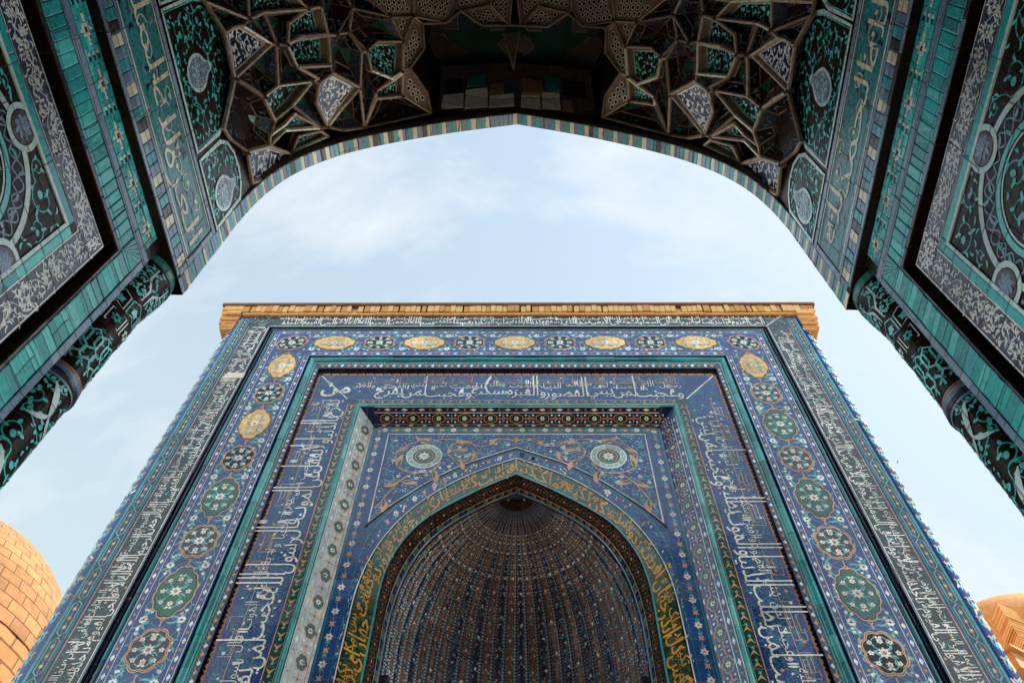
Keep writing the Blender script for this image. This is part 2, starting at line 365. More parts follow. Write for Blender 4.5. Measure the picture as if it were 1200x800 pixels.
def drops(A, L, W, p=.075, ca='white', cb='orange', line='aqua'):
    n = int(L/p); p = L/n
    for i in range(n):
        u = (i+.5)*p; c = ca if i % 2 else cb
        A.poly([(u-p*.05, W*.22), (u+p*.28, W*.42), (u+p*.22, W*.62), (u, W*.82), (u-p*.22, W*.62), (u-p*.28, W*.42)], c, 2)
        A.stroke([(u+p*.5*cos(t*pi/5), W*.15+W*.32*sin(t*pi/5)) for t in range(6)], W*.07, line, 1)
def flowers(A, L, W, p=.13, ca='white', cb='peach', stem='aqua', cc='orange', r=.34):
    n = max(1, int(L/p)); p = L/n
    A.stroke([(L*q/60, W*.5) for q in range(61)], W*.05, stem, 1)
    for i in range(n):
        u = (i+.5)*p
        if i % 2: A.flower(u, W/2, W*r, 6, ca, cc, 2, .3)
        else: A.flower(u, W/2, W*r*.95, 4, cb, None, 2, pi/4, .6)
        for sd in (-1, 1): A.leaf(u+p*.22, W/2, sd*.9, W*.38, W*.09, stem, 1, -sd)
def beads(A, L, W, p=.07, ca='white', cb='orange', edge='white'):
    n = max(1, int(L/p)); p = L/n
    for v in (.06, .94): A.quad(0, W*v-W*.035, L, W*v+W*.035, edge, 1)
    for i in range(n):
        u = (i+.5)*p
        if i % 2: A.poly([(u-p*.4, W*.5), (u, W*.24), (u+p*.4, W*.5), (u, W*.76)], ca, 2)
        else: A.flower(u, W/2, W*.26, 4, cb, None, 2, pi/4, .5)
def checks(A, L, W, p=.06, ca='orange', cb='green'):
    n = max(1, int(L/p)); p = L/n
    for i in range(n):
        u = (i+.5)*p
        A.poly([(u-p*.42, W*.1), (u+p*.1, W*.5), (u-p*.42, W*.9), (u-p*.18, W*.5)], ca, 2)
        A.disc(u+p*.22, W*.5, W*.17, cb, 2, 6); A.flower(u+p*.22, W*.5, W*.1, 4, ca, None, 3)
def hexes(A, L, W, p=.34, line='aqua', c='peach'):
    n = max(1, int(L/p)); p = L/n
    for i in range(n):
        u = i*p; a = p*.12
        A.stroke([(u+p*.02, W/2), (u+a, W*.86), (u+p-a, W*.86), (u+p*.98, W/2), (u+p-a, W*.14), (u+a, W*.14)], W*.10, line, 1, True)
        A.stroke([(u+p*.1, W*.5), (u+p*.9, W*.5)], W*.06, line, 1)
        for q in (.25, .5, .75): A.flower(u+p*q, W/2, W*.2, 6, c if q != .5 else 'orange', 'white', 2)
def floral(A, L, W, per=.42, m='aqua', mf='white', mo='peach', w=.012):
    """big ogee vines with white split-palmettes, used on the outer border"""
    for ph, c in ((0, m), (pi, m)): A.stroke(wave(L, W*.34, per, W/2, None, ph), w, c, 1)
    A.stroke(wave(L, W*.2, per/2, W/2, None, .7), w*.6, mo, 1)
    n = int(L/(per/2))
    for i in range(n):
        u = (i+.5)*per/2
        for d in (-1, 1):
            A.leaf(u, W/2, d*1.2, W*.34, w*2.6, m, 2, d*1.4); A.leaf(u, W/2, pi-d*1.2, W*.30, w*2.2, m if i % 2 else mo, 2, d*1.3)
            A.flower(u+per*.13, W/2+d*W*.33, W*.075, 4, mo, None, 3)
        A.flower(u, W/2, W*.15, 3+i % 2, mf if i % 2 else mo, None, 3, random.random(), .6)
        A.leaf(u-per*.1, W*.5, (.9 if i % 2 else -.9), W*.4, w*3, mf, 3, -1.1 if i % 2 else 1.1)
def lobed(rx, ry, n, k, pw=1., N=None):
    N = N or n*8; P = []
    for i in range(N):
        t = 2*pi*i/N; c = 1+k*abs(sin(n*t/2)); c = c*(1+pw*max(0, abs(cos(t))-.86))
        P.append((rx*c*cos(t)/(1+k), ry*c*sin(t)/(1+k)))
    return P
def medallion(parent, f, x, y, rot, kind, plane='f'):
    """one cartouche: long pointed (yellow or green) or eight-lobed (dark)"""
    A = Art(f, plane); A.push(x, y, rot)
    if kind in ('yellow', 'green', 'ygreen'):
        rx, ry, n, k, pw = .270, .190, 12, .07, .9
        g = dict(yellow='yellow', green='green', ygreen='tealgreen')[kind]; ln = 'rust' if kind == 'yellow' else 'peach'
    else: rx, ry, n, k, pw = .225, .188, 8, .14, .0; g = dict(black='black', char='char')[kind]; ln = 'peach'
    A.poly(lobed(rx, ry, n, k, pw), ln, 3); A.poly(lobed(rx*.95, ry*.93, n, k, pw), 'dbrown', 4)
    if kind in ('black', 'char'): A.poly(lobed(rx*.925, ry*.91, n, k, pw), 'peach', 5); A.poly(lobed(rx*.87, ry*.86, n, k, pw), g, 6)
    else: A.poly(lobed(rx*.92, ry*.90, n, k, pw), g, 6)
    vn = 'aqua' if kind != 'yellow' else 'turqC'
    for s_ in (-1, 1):
        for q in (-1, 1):
            A.stroke([(0, 0), (s_*rx*.25, q*ry*.35), (s_*rx*.5, q*ry*.42), (s_*rx*.72, q*ry*.12)], .009, vn, 7)
            A.leaf(s_*rx*.3, q*ry*.3, s_*.5+(pi if s_ < 0 else 0), rx*.35, .02, vn, 7, q*s_*1.5)
            A.leaf(s_*rx*.1, q*ry*.2, q*1.4, rx*.32, .018, vn, 7, s_*1.2)
            A.flower(s_*rx*.44, q*ry*.46, ry*.14, 5, 'white', 'orange', 8, random.random())
            A.flower(s_*rx*.66, q*ry*.08, ry*.09, 4, 'white' if kind != 'yellow' else 'peach', None, 8)
        A.flower(s_*rx*.5, 0, ry*.17, 6, 'white', 'orange', 8)
        A.flower(0, s_*ry*.6, ry*.15, 5, 'white', 'orange', 8)
    A.flower(0, 0, ry*.31, 8, 'white', 'cobalt', 8); A.disc(0, 0, ry*.06, 'orange', 10, 6)
    A.pop()
    # linking finial towards the next one
    A.push(x, y, rot)
    A.stroke([(rx*1.0, 0), (.30, 0)], .012, 'peach', 2); A.flower(.30, 0, .028, 4, 'peach', 'dbrown', 2); A.stroke([(-rx*1.0, 0), (-.30, 0)], .012, 'peach', 2)
    A.pop()
    return A.build('medallion', parent)

# vault cells in the archway's own frame
CELLS=[('T',[(-1.392,1.17,4.405),(-1.351,1.15,4.573),(-1.232,1.195,4.876),(-1.323,1.292,4.689),(-1.393,1.332,4.521)]),('T',[(-1.444,1.476,4.495),(-1.423,1.407,4.487),(-1.376,1.392,4.644),(-1.334,1.354,4.73),(-1.276,1.535,5.062),(-1.388,1.433,4.659)]),('T',[(-1.309,0.956,4.76),(-1.297,0.856,4.827),(-1.231,0.818,5.04),(-1.184,0.815,5.182),(-1.164,0.971,5.167),(-1.255,0.943,4.92)]),('T',[(-1.309,0.96,4.756),(-1.255,0.951,4.913),(-1.161,0.982,5.171),(-1.16,1.146,5.092),(-1.28,1.091,4.786)]),('T',[(-0.981,1.123,5.429),(-0.928,1.086,5.552),(-0.776,1.118,5.739),(-0.789,1.298,5.638),(-0.859,1.328,5.559),(-0.959,1.244,5.406)]),('T',[(-0.956,1.389,5.447),(-0.861,1.35,5.556),(-0.79,1.31,5.638),(-0.802,1.46,5.604),(-0.961,1.44,5.443)]),('T',[(-1.403,0.772,4.454),(-1.37,0.764,4.622),(-1.231,0.81,5.047),(-1.287,0.695,4.924),(-1.398,0.625,4.513)]),('T',[(-1.431,1.634,4.849),(-1.38,1.54,4.887),(-1.281,1.559,5.066),(-1.256,1.609,5.122)]),('N',[(-1.251,1.349,4.965),(-1.206,1.219,4.932),(-1.151,1.193,5.092),(-1.037,1.336,5.316),(-1.15,1.442,5.201),(-1.243,1.543,5.111)]),('N',[(-1.453,0.796,4.196),(-1.439,0.784,4.27),(-1.418,0.789,4.371),(-1.359,0.93,4.618),(-1.448,1.016,4.177)]),('N',[(-1.475,1.417,4.203),(-1.445,1.481,4.495),(-1.432,1.644,4.846),(-1.478,1.685,4.581),(-1.5,1.611,4.246)]),('H',[(-0.776,1.118,5.739),(-0.849,0.96,5.75),(-0.712,0.984,5.918)]),('H',[(-0.776,1.118,5.739),(-0.712,0.984,5.918),(-0.659,1.034,5.948),(-0.65,1.183,5.847),(-0.746,1.286,5.69),(-0.788,1.292,5.638)]),('H',[(-0.789,1.298,5.638),(-0.742,1.298,5.694),(-0.647,1.462,5.742),(-0.625,1.604,5.701),(-0.802,1.46,5.604)]),('H',[(-0.712,0.984,5.918),(-0.849,0.96,5.75),(-1.015,0.776,5.571),(-0.709,0.812,6.045)]),('H',[(-0.712,0.984,5.918),(-0.505,1.056,6.135),(-0.432,0.964,6.269),(-0.43,0.848,6.366),(-0.709,0.812,6.045)]),('H',[(-0.402,0.993,6.269),(-0.249,1.097,6.299),(-0.044,1.117,6.437),(-0.184,0.976,6.46)]),('H',[(-0.044,1.117,6.437),(-0.184,0.976,6.46),(-0.181,0.835,6.587),(-0.005,0.849,6.721)]),('H',[(-0.432,0.964,6.269),(-0.402,0.993,6.269),(-0.184,0.976,6.46),(-0.181,0.835,6.587),(-0.43,0.848,6.366)]),('D',[(-1.344,0.938,4.663),(-1.37,0.764,4.622),(-1.231,0.81,5.047),(-1.297,0.856,4.827),(-1.309,0.96,4.756)]),('D',[(-1.418,0.789,4.371),(-1.403,0.772,4.454),(-1.37,0.764,4.622),(-1.344,0.938,4.663),(-1.359,0.93,4.618)]),('D',[(-1.344,0.938,4.663),(-1.309,0.96,4.756),(-1.28,1.091,4.786),(-1.212,1.188,4.932),(-1.232,1.195,4.876),(-1.351,1.15,4.573)]),('D',[(-1.448,1.016,4.177),(-1.359,0.93,4.618),(-1.344,0.938,4.663),(-1.351,1.15,4.573),(-1.392,1.17,4.405),(-1.416,1.096,4.312)]),('D',[(-1.184,0.815,5.182),(-1.164,0.971,5.167),(-1.123,0.99,5.245),(-1.047,0.864,5.458),(-1.095,0.739,5.432),(-1.175,0.718,5.26)]),('D',[(-1.123,0.99,5.245),(-1.067,0.992,5.35),(-1.047,0.864,5.458)]),('D',[(-1.16,1.15,5.089),(-1.161,0.982,5.171),(-1.123,0.99,5.245),(-1.067,0.992,5.35),(-1.008,1.12,5.387),(-1.037,1.336,5.316),(-1.151,1.193,5.092)]),('D',[(-1.067,0.992,5.35),(-1.047,0.864,5.458),(-0.849,0.96,5.75),(-0.776,1.118,5.739),(-0.928,1.086,5.552),(-0.981,1.123,5.429)]),('D',[(-1.008,1.12,5.387),(-0.981,1.123,5.429),(-0.959,1.244,5.406),(-0.859,1.328,5.559),(-0.956,1.389,5.447),(-1.051,1.614,5.346),(-1.037,1.336,5.316)]),('D',[(-1.15,1.442,5.201),(-1.037,1.336,5.316),(-1.051,1.614,5.346),(-1.166,1.598,5.223),(-1.243,1.543,5.111)]),('D',[(-1.232,1.195,4.876),(-1.206,1.219,4.932),(-1.251,1.349,4.965),(-1.243,1.543,5.111),(-1.276,1.535,5.062),(-1.323,1.292,4.689)]),('D',[(-1.448,1.016,4.177),(-1.392,1.17,4.405),(-1.393,1.332,4.521),(-1.423,1.407,4.487),(-1.444,1.476,4.495),(-1.475,1.417,4.203),(-1.482,1.288,4.02),(-1.486,1.216,3.972),(-1.463,1.096,4.095)]),('D',[(-0.961,1.44,5.443),(-0.802,1.46,5.604),(-0.625,1.604,5.701),(-1.051,1.614,5.346)]),('D',[(-1.16,1.15,5.089),(-1.151,1.193,5.092),(-1.206,1.219,4.932),(-1.232,1.195,4.876),(-1.212,1.188,4.932),(-1.28,1.091,4.786)]),('D',[(-1.231,0.81,5.047),(-1.184,0.815,5.182),(-1.175,0.718,5.26),(-1.287,0.695,4.924)]),('D',[(-1.047,0.864,5.458),(-0.849,0.96,5.75),(-1.015,0.776,5.571),(-1.095,0.739,5.432)]),('D',[(-1.479,0.631,4.084),(-1.403,0.772,4.454),(-1.418,0.789,4.371),(-1.439,0.784,4.27),(-1.453,0.796,4.196)]),('D',[(-1.479,0.631,4.084),(-1.403,0.772,4.454),(-1.398,0.625,4.513),(-1.48,0.57,4.084)])]
STAR=[(-0.625, 1.604, 5.701), (-0.647, 1.462, 5.742), (-0.746, 1.286, 5.69), (-0.65, 1.183, 5.847), (-0.659, 1.034, 5.948), (-0.505, 1.056, 6.135), (-0.402, 0.993, 6.269), (-0.249, 1.097, 6.299), (-0.012, 1.12, 6.46)]

LEFTDOME = (-10.70, 11.50, 8.20, 2.65)
RIGHTB = (8.40, 11.50, 7.70, 1.60)
BIRD = (64.21, 88.21, 102.98)

# ================================================================ GROUND
GZ = -1.6
A = Art(); A.V = [(-400, -400, GZ), (400, -400, GZ), (400, 400, GZ), (-400, 400, GZ)]; A.F = [(0, 1, 2, 3)]; A.M = [0]
A.mats = [rough('paved_ground', (.36, .30, .23), (.48, .41, .33), 1.3, .4)]
tag(A.build('ground'), kind='structure')

def par(o, p):
    o.parent = p; o.matrix_parent_inverse = p.matrix_basis.inverted(); return o

# ================================================================ FAR PORTAL
Y0, YM, Y2, Y3, YB = 5.52, 5.54, 5.58, 5.75, 6.0
far = empty('tiled_portal', (0, Y0, GZ))
tag(far, 'tall portal in blue, white and gold tile under a brick cornice, with a dark niche', 'portal')
ZB = 2.7      # ornament is modelled down to here; below it the bands run on plain
def legs(A, xi, zi):
    """the three runs of a frame in reading order: up the right leg, along the top, down the left"""
    for T, L in (((0, 1, xi, 1, 0, ZB), zi-ZB), ((-1, 0, xi, 0, 1, zi), 2*xi), ((0, -1, -xi, -1, 0, zi), zi-ZB)):
        A.T = T; yield L
    A.T = (1, 0, 0, 0, 1, 0)
def base(A, xi, xo, zi, zo, Y, m, d=.25):
    for s in (-1, 1): A.box((min(s*xi, s*xo), Y, GZ), (max(s*xi, s*xo), Y+d, zo), m)
    A.box((-xi, Y, zi), (xi, Y+d, zo), m)
def frame(name, xi, xo, zi, zo, Y, m, deco=None, d=.25, label=None):
    A = Art(fmap(Y)); base(A, xi, xo, zi, zo, Y, m, d)
    if deco:
        for k, L in enumerate(legs(A, xi, zi)): deco(A, L, (zo-zi) if k == 1 else (xo-xi), k)
    o = A.build(name); par(o, far)
    if label: o['label'] = label
    return o
def corners(A, xi, xo, zi, zo, fn):
    for s in (-1, 1):
        A.T = (1, 0, s*(xi+xo)/2, 0, 1, (zi+zo)/2); fn(A)
    A.T = (1, 0, 0, 0, 1, 0)

# core of the building, brick, with plain flanks
A = Art(); A.box((-4.0, 7.6, GZ), (4.0, 12.5, 9.6), 'brick')
A.box((-4.0, 5.95, 6.9), (4.0, 7.6, 9.6), 'brick')
for s in (-1, 1): A.box((min(s*4.0, s*1.72), 6.02, GZ), (max(s*4.0, s*1.72), 7.6, 6.9), 'brick')
par(A.build('portal_core', uv=lambda c: (c.x+c.y, c.z)), far)

# 1 outer border wrapped round the corner of the pier
RR = .18
def rc(s):
    def f(u, v, h):                       # u across 0..: first straight, then round the corner; v = height
        if u < 0: return (s*(3.885+0), Y0-h, v)
        a = min(u/RR, pi/2*1.02); return (s*(3.895+(RR+h)*sin(a)), Y0+RR-(RR+h)*cos(a), v)
    return f
for s in (-1, 1):
    A = Art(rc(s), 'm' if s > 0 else 'f'); n = 10; UW = RR*pi/2
    for i in range(n): A.quad(UW*i/n, GZ, UW*(i+1)/n, 9.55, 'cobalt', 0)
    A.T = (0, 1, 0, 1, 0, ZB); A.V and None
    L = 9.5-ZB
    # in this run local v is distance round the corner
    floral(A, L, UW, .40, 'aqua', 'white', 'peach', .016)
    for q in range(0, 60):
        A.leaf(random.uniform(0, L), random.uniform(.03, UW-.03), random.uniform(0, 6), .07, .022, random.choice(('aqua', 'turq', 'white', 'peach')), 2, 1.2)
    A.T = (1, 0, 0, 0, 1, 0)
    A.box((min(s*4.075, s*3.90), Y0+RR, GZ), (max(s*4.075, s*3.90), Y0+.6, 9.55), 'brick')
    par(A.build('corner_border'), far)
# 2 hexagon band
def d_hex(A, L, W, k):
    A.quad(-.02 if k == 2 else 0, W*.0, L, W*.10, 'turq', 1); A.quad(0, W*.84, L, W*1.0, 'turqC', 1)
    A.push(0, W*.12, 0, 1, .70); hexes(A, L, W, .36); A.pop()
frame_hex = []
for kk in (0, 2):
    s = 1-kk; A = Art(fmap(Y0)); A.box((min(s*3.75, s*3.895), Y0, GZ), (max(s*3.75, s*3.895), Y0+.25, 9.55), 'navy')
    for k, L in enumerate(legs(A, 3.75, 9.5)):
        if k == kk: d_hex(A, L, .145, k)
    par(A.build('hexagon_border'), far)
# 3 black inscription band
def d_black(A, L, W, k):
    A.quad(0, 0, L, .012, 'lav', 1); A.quad(0, .016, L, .024, 'white', 1); A.quad(0, W-.014, L, W, 'cobalt', 1); A.quad(0, W-.024, L, W-.016, 'peach', 1)
    for ph in (0, 2.1, 4.0): A.stroke(wave(L, W*.3, .5, W*.5, None, ph), .008, 'teal', 1)
    for i in range(int(L*34)):
        u, v = random.uniform(0, L), random.uniform(.04, W-.04)
        if random.random() < .8: A.leaf(u, v, random.uniform(0, 6), .05, .016, random.choice(('turq', 'aqua', 'teal')), 2, random.choice((-2, 2)))
        else: A.flower(u, v, .016, 4, 'peach', None, 2)
    write(A, BLACK_TEXT, L, .118, 'white', .075, 3.3, 6, -.02, .012, .95, .25, k*9)
    write(A, BLACK_TEXT, L, .08, 'white', .19, 1.6, 7, .06, .008, 1.0, .3, k*7+4)
o = frame('black_inscription_band', 3.43, 3.745, 9.276, 9.60, Y0, 'char', d_black)
def cn(A):
    A.quad(-.157, -.162, .157, .162, 'char', 1)
    for i in range(26): A.leaf(random.uniform(-.12, .12), random.uniform(-.12, .12), random.uniform(0, 6), .06, .016, random.choice(('turq', 'aqua')), 3, random.choice((-2, 2)))
    for i in range(8): A.flower(random.uniform(-.12, .12), random.uniform(-.12, .12), .016, 4, 'peach', None, 5)
for s in (-1, 1):
    A = Art(fmap(Y0)); A.T = (1, 0, s*3.5875, 0, 1, 9.438); cn(A); A.T = (1, 0, 0, 0, 1, 0)
    if s > 0: A.stroke([(3.43, 9.276), (3.74, 9.59)], .012, 'white', 6)
    par(A.build('corner_tile'), o)
A = Art(fmap(Y0)); A.slab([(-3.69, 8.00), (-3.425, 8.02), (-3.425, 8.12), (-3.64, 8.13)], 0, .014, rough('new_plaster', (.66, .60, .52), (.78, .72, .64), 20, .2))
par(A.build('plaster_patch'), o)
# 4 groove with dark turquoise moulding
def tube(A, xi, zi, r, Y, m, n=6, zb=GZ, fl=0.):
    """half-round moulding run round a frame with mitred corners"""
    sec = [(r*cos(pi*i/n), r*.9*sin(pi*i/n)+fl) for i in range(n+1)]
    K = [(xi, zb, 1, 0), (xi, zi, 1, 1), (-xi, zi, -1, 1), (-xi, zb, -1, 0)]
    alt = {'turqA': ('turqA', 'turq', 'turqB', 'turqA', 'turqC'), 'turq': ('turq', 'teal', 'turqB'), 'turqC': ('turqC', 'turqA', 'aqua')}.get(m, (m,))
    for (x0, z0, dx0, dz0), (x1, z1, dx1, dz1) in zip(K, K[1:]):
        Lr = hypot(x1-x0, z1-z0); t = 0; st_ = [0]
        while t < Lr-.5: t += random.uniform(.24, .42); st_.append(t)
        st_.append(Lr)
        for i, (ta, tb) in enumerate(zip(st_, st_[1:])):
            o = random.uniform(-.0025, .0025); sc = random.uniform(.95, 1.03); mi = A.mi(random.choice(alt)); b_ = len(A.V)
            for q, end in ((ta+(.0015 if i else 0), i == 0 and 'a'), (tb-(.0015 if tb < Lr else 0), tb == Lr and 'b')):
                f_ = q/Lr; cx, cz = x0+(x1-x0)*f_, z0+(z1-z0)*f_
                if end == 'a': dx, dz = dx0, dz0
                elif end == 'b': dx, dz = dx1, dz1
                elif abs(x1-x0) < 1e-6: dx, dz = (1 if x0 > 0 else -1), 0
                else: dx, dz = 0, 1
                if x0 != x1 and end: pass
                for a_, h in sec:
                    A.V.append((cx+dx*a_*sc, Y-h*sc-o, cz+dz*a_*sc))
            for j in range(n): A.F.append((b_+j, b_+j+1, b_+n+2+j, b_+n+1+j)); A.M.append(mi)
A = Art(fmap(YM)); base(A, 3.325, 3.43, 9.184, 9.276, YM+.035, 'dbrown'); tube(A, 3.362, 9.222, .026, YM+.03, 'turq')
tube(A, 3.41, 9.262, .012, YM+.02, 'navy', 4)
par(A.build('groove_moulding'), far)
# 5 borders of the medallion band
def d_b(A, L, W, k): A.push(0, W*.08, 0, 1, .84); beads(A, L, W, .085); A.pop()
frame('beaded_border', 3.245, 3.325, 9.116, 9.184, YM, 'blue', d_b)
frame('beaded_border', 2.72, 2.797, 8.571, 8.662, YM, 'blue', d_b)
# 6 medallion band
XC, ZC = 3.03, 8.895
def d_med(A, L, W, k):
    for i in range(int(L*20)):
        for v in (random.uniform(.08, .24), random.uniform(.76, .92)):
            u = (i+random.random())/20
            if u < L:
                A.leaf(u, W*v, random.uniform(0, 6.28), .07, .016, random.choice(('aqua', 'turqC')), 1, random.choice((-1.8, 1.8)))
                if random.random() < .5: A.flower(u+.03, W*v, .017, 5, random.choice(('white', 'white', 'peach')), None, 3)
    for v in (.12, .88): A.stroke(wave(L, W*.06, .3, W*v, None, 0 if v < .5 else pi), .007, 'aqua', 1)
    for ph in (0, pi/2, pi, 3*pi/2): A.stroke(wave(L, W*.40, .60, W*.5, None, ph), .006, 'turqC', 1)
med = frame('medallion_band', 2.797, 3.245, 8.662, 9.116, YM, 'cobalt', d_med)
def between(x, z, rot):
    A = Art(fmap(YM)); A.push(x, z, rot)
    for d in (-1, 1):
        A.flower(0, d*.165, .042, 8, 'white', 'cobalt', 3, .2, .25)
        for s_ in (-1, 1):
            A.leaf(0, d*.15, s_*.5+(0 if s_ > 0 else pi), .13, .022, 'aqua', 2, -s_*d*1.5); A.leaf(0, d*.12, d*s_*1.2+(0 if s_ > 0 else pi), .08, .018, 'turqC', 2, s_*1.5)
            A.flower(s_*.10, d*.175, .020, 5, 'white', None, 3)
    A.pop(); return A
M = 'black yellow'.split(); topx = [-3.03+.6*i for i in range(11)]
bt = Art(fmap(YM))
for i, x in enumerate(topx[1:-1], 1): medallion(med, fmap(YM), x*1.01, ZC-.005, 0, M[i % 2])
medallion(med, fmap(YM), -3.03, ZC-.01, .5, 'black'); medallion(med, fmap(YM), 3.03, ZC-.01, -.5, 'black')
for i in range(10):
    B = between(-3.03+.6*i+.3, ZC, 0); n = len(bt.V); bt.V += B.V; bt.F += [tuple(n+k for k in f) for f in B.F]; bt.M += [bt.mi(B.mats[k]) for k in B.M]
seqL = ['yellow', 'black', 'yellow', 'black', 'green', 'char', 'green', 'char', 'green', 'char']
seqR = ['yellow', 'char', 'green', 'char', 'green', 'char', 'green', 'black', 'green', 'char']
for s, sq in ((-1, seqL), (1, seqR)):
    for i, kd in enumerate(sq):
        z = 8.335-.605*i
        medallion(med, fmap(YM), s*3.022, z, pi/2, kd)
        B = between(s*3.022, z-.3025, pi/2); n = len(bt.V); bt.V += B.V; bt.F += [tuple(n+k for k in f) for f in B.F]; bt.M += [bt.mi(B.mats[k]) for k in B.M]
par(bt.build('flower_sprays'), med)
# 7 turquoise roll moulding
A = Art(fmap(YM)); base(A, 2.605, 2.72, 8.44, 8.571, Y2+.02, 'dgreen'); tube(A, 2.672, 8.528, .042, Y2+.005, 'turqA', 8); tube(A, 2.618, 8.452, .012, Y2, 'aqua', 4)
par(A.build('turquoise_roll_moulding'), far)
# 8 drop border
def d_dr(A, L, W, k): A.push(0, W, 0, 1, -1); drops(A, L, W, .083); A.pop()
frame('drop_border', 2.545, 2.605, 8.317, 8.44, Y2-.01, 'navy', d_dr)
# 9 orange rope
def d_rope(A, L, W, k):
    n = int(L/.11); p = L/n
    for i in range(n):
        A.disc((i+.3)*p, W*.5, W*.38, 'gold', 2, 8, W*.3); A.poly([((i+.55)*p, W*.15), ((i+.95)*p, W*.1), ((i+.8)*p, W*.9)], 'dgreen', 2); A.flower((i+.3)*p, W*.5, W*.22, 4, 'rust', None, 4)
        A.disc((i+.75)*p, W*.6, W*.16, 'orange', 3, 5)
A = Art(fmap(Y2+.03)); base(A, 2.49, 2.545, 8.172, 8.317, Y2+.035, 'brown'); 
for k, L in enumerate(legs(A, 2.49, 8.172)): d_rope(A, L, .10 if k == 1 else .055, k)
A.T = (1, 0, 0, 0, 1, 0); tube(A, 2.500, 8.18, .010, Y2+.02, 'orange', 4)
par(A.build('gilded_rope_border'), far)
# 10 blue inscription band
def d_blue(A, L, W, k):
    for ph in (0, 1.6, 3.1, 4.7): A.stroke(wave(L, W*.33, .62, W*.5, None, ph), .006, 'turq', 1)
    n = int(L/.13)
    for i in range(n):
        u = (i+.5)*L/n
        for v in (.2, .5, .8): scroll(A, u+random.uniform(-.05, .05), W*v, .075, random.uniform(0, 6), random.choice((-1, 1)), .005, 'turq', 'turqB', 1, 3, 1.2)
        A.flower(u, W*random.uniform(.1, .9), .020, 6, 'peach' if i % 2 else 'white', None, 2)
        A.flower(u+.1, W*random.uniform(.1, .9), .014, 5, 'white', None, 2)
    # square kufic line near the outer edge
    u = .05
    while u < L-.35:
        w = random.choice((.24, .32, .40))
        for q in range(random.choice((2, 3, 3))): a_ = random.uniform(0, .4)*w; b_ = random.uniform(.55, 1)*w; y_ = W*(.70+.08*q); A.stroke([(u+a_, y_), (u+b_, y_), (u+b_, y_+W*.05)], .007, 'peach', 3); A.stroke([(u+a_, y_-W*.02), (u+a_, y_+W*.05)], .007, 'peach', 3)
        A.stroke([(u, W*.68), (u, W*.93), (u+w*.3, W*.93)], .007, 'peach', 3); A.stroke([(u+w, W*.66), (u+w, W*.9)], .007, 'peach', 3)
        u += w+random.choice((.12, .3))
    A.stroke([(0, W*.665), (L, W*.665)], .006, 'peach', 2)
    write(A, BLUE_TEXT, L, .225, 'white', W*.17, 4.1, 8, -.05, .002, .86, .22, (0, 9, 17)[k])
    write(A, BLUE_TEXT, L, .12, 'white', W*.50, 1.7, 9, .5, -.004, 1., .4, (5, 1, 12)[k])
    for i in range(int(L*3)): A.stroke([(u0 := random.uniform(0, L-.1), W*random.uniform(.45, .6)), (u0+.05, W*.6)], .010, 'white', 4)
blue = frame('blue_inscription_band', 2.03, 2.49, 7.639, 8.172, Y2, 'cobalt', d_blue)
A = Art(fmap(Y2))
def cb(A):
    for i in range(10): scroll(A, random.uniform(-.17, .17), random.uniform(-.2, .2), .07, random.uniform(0, 6), 1, .005, 'turq', 'turqB', 1, 3)
    write(A, 'الله', .5, .22, 'white', -.1, 2., 5)
corners(A, 2.03, 2.49, 7.639, 8.172, lambda A: None)
for s in (-1, 1):
    A = Art(fmap(Y2)); A.T = (-1, 0, s*2.26+.21, 0, 1, 7.71); write(A, ['من' if s < 0 else 'علي'], .43, .3, 'white', .08, 2.2, 5, .0, .02, 1., 0)
    A.T = (1, 0, 0, 0, 1, 0); A.stroke([(s*2.05, 7.66), (s*2.47, 8.15)], .016, 'white', 6)
    for i in range(14): A.push(s*random.uniform(2.06, 2.46), random.uniform(7.68, 8.14)); scroll(A, 0, 0, .06, random.uniform(0, 6), 1, .005, 'turq', 'turqB', 1, 3); A.pop()
    par(A.build('corner_tile'), blue)
# 11 orange and green checks, 12 turquoise edge
def d_og(A, L, W, k): A.quad(0, W-.008, L, W, 'peach', 1); A.quad(0, 0, L, .006, 'aqua', 1); checks(A, L, W*.94, .115, 'peach', 'turqC')
frame('lobed_leaf_border', 1.925, 2.03, 7.562, 7.639, Y2-.004, 'dgreen', d_og)
A = Art(fmap(Y2)); base(A, 1.868, 1.925, 7.505, 7.562, Y2, 'turqA', .05); tube(A, 1.897, 7.533, .020, Y2-.002, 'turqC', 6)
par(A.build('turquoise_edge'), far)
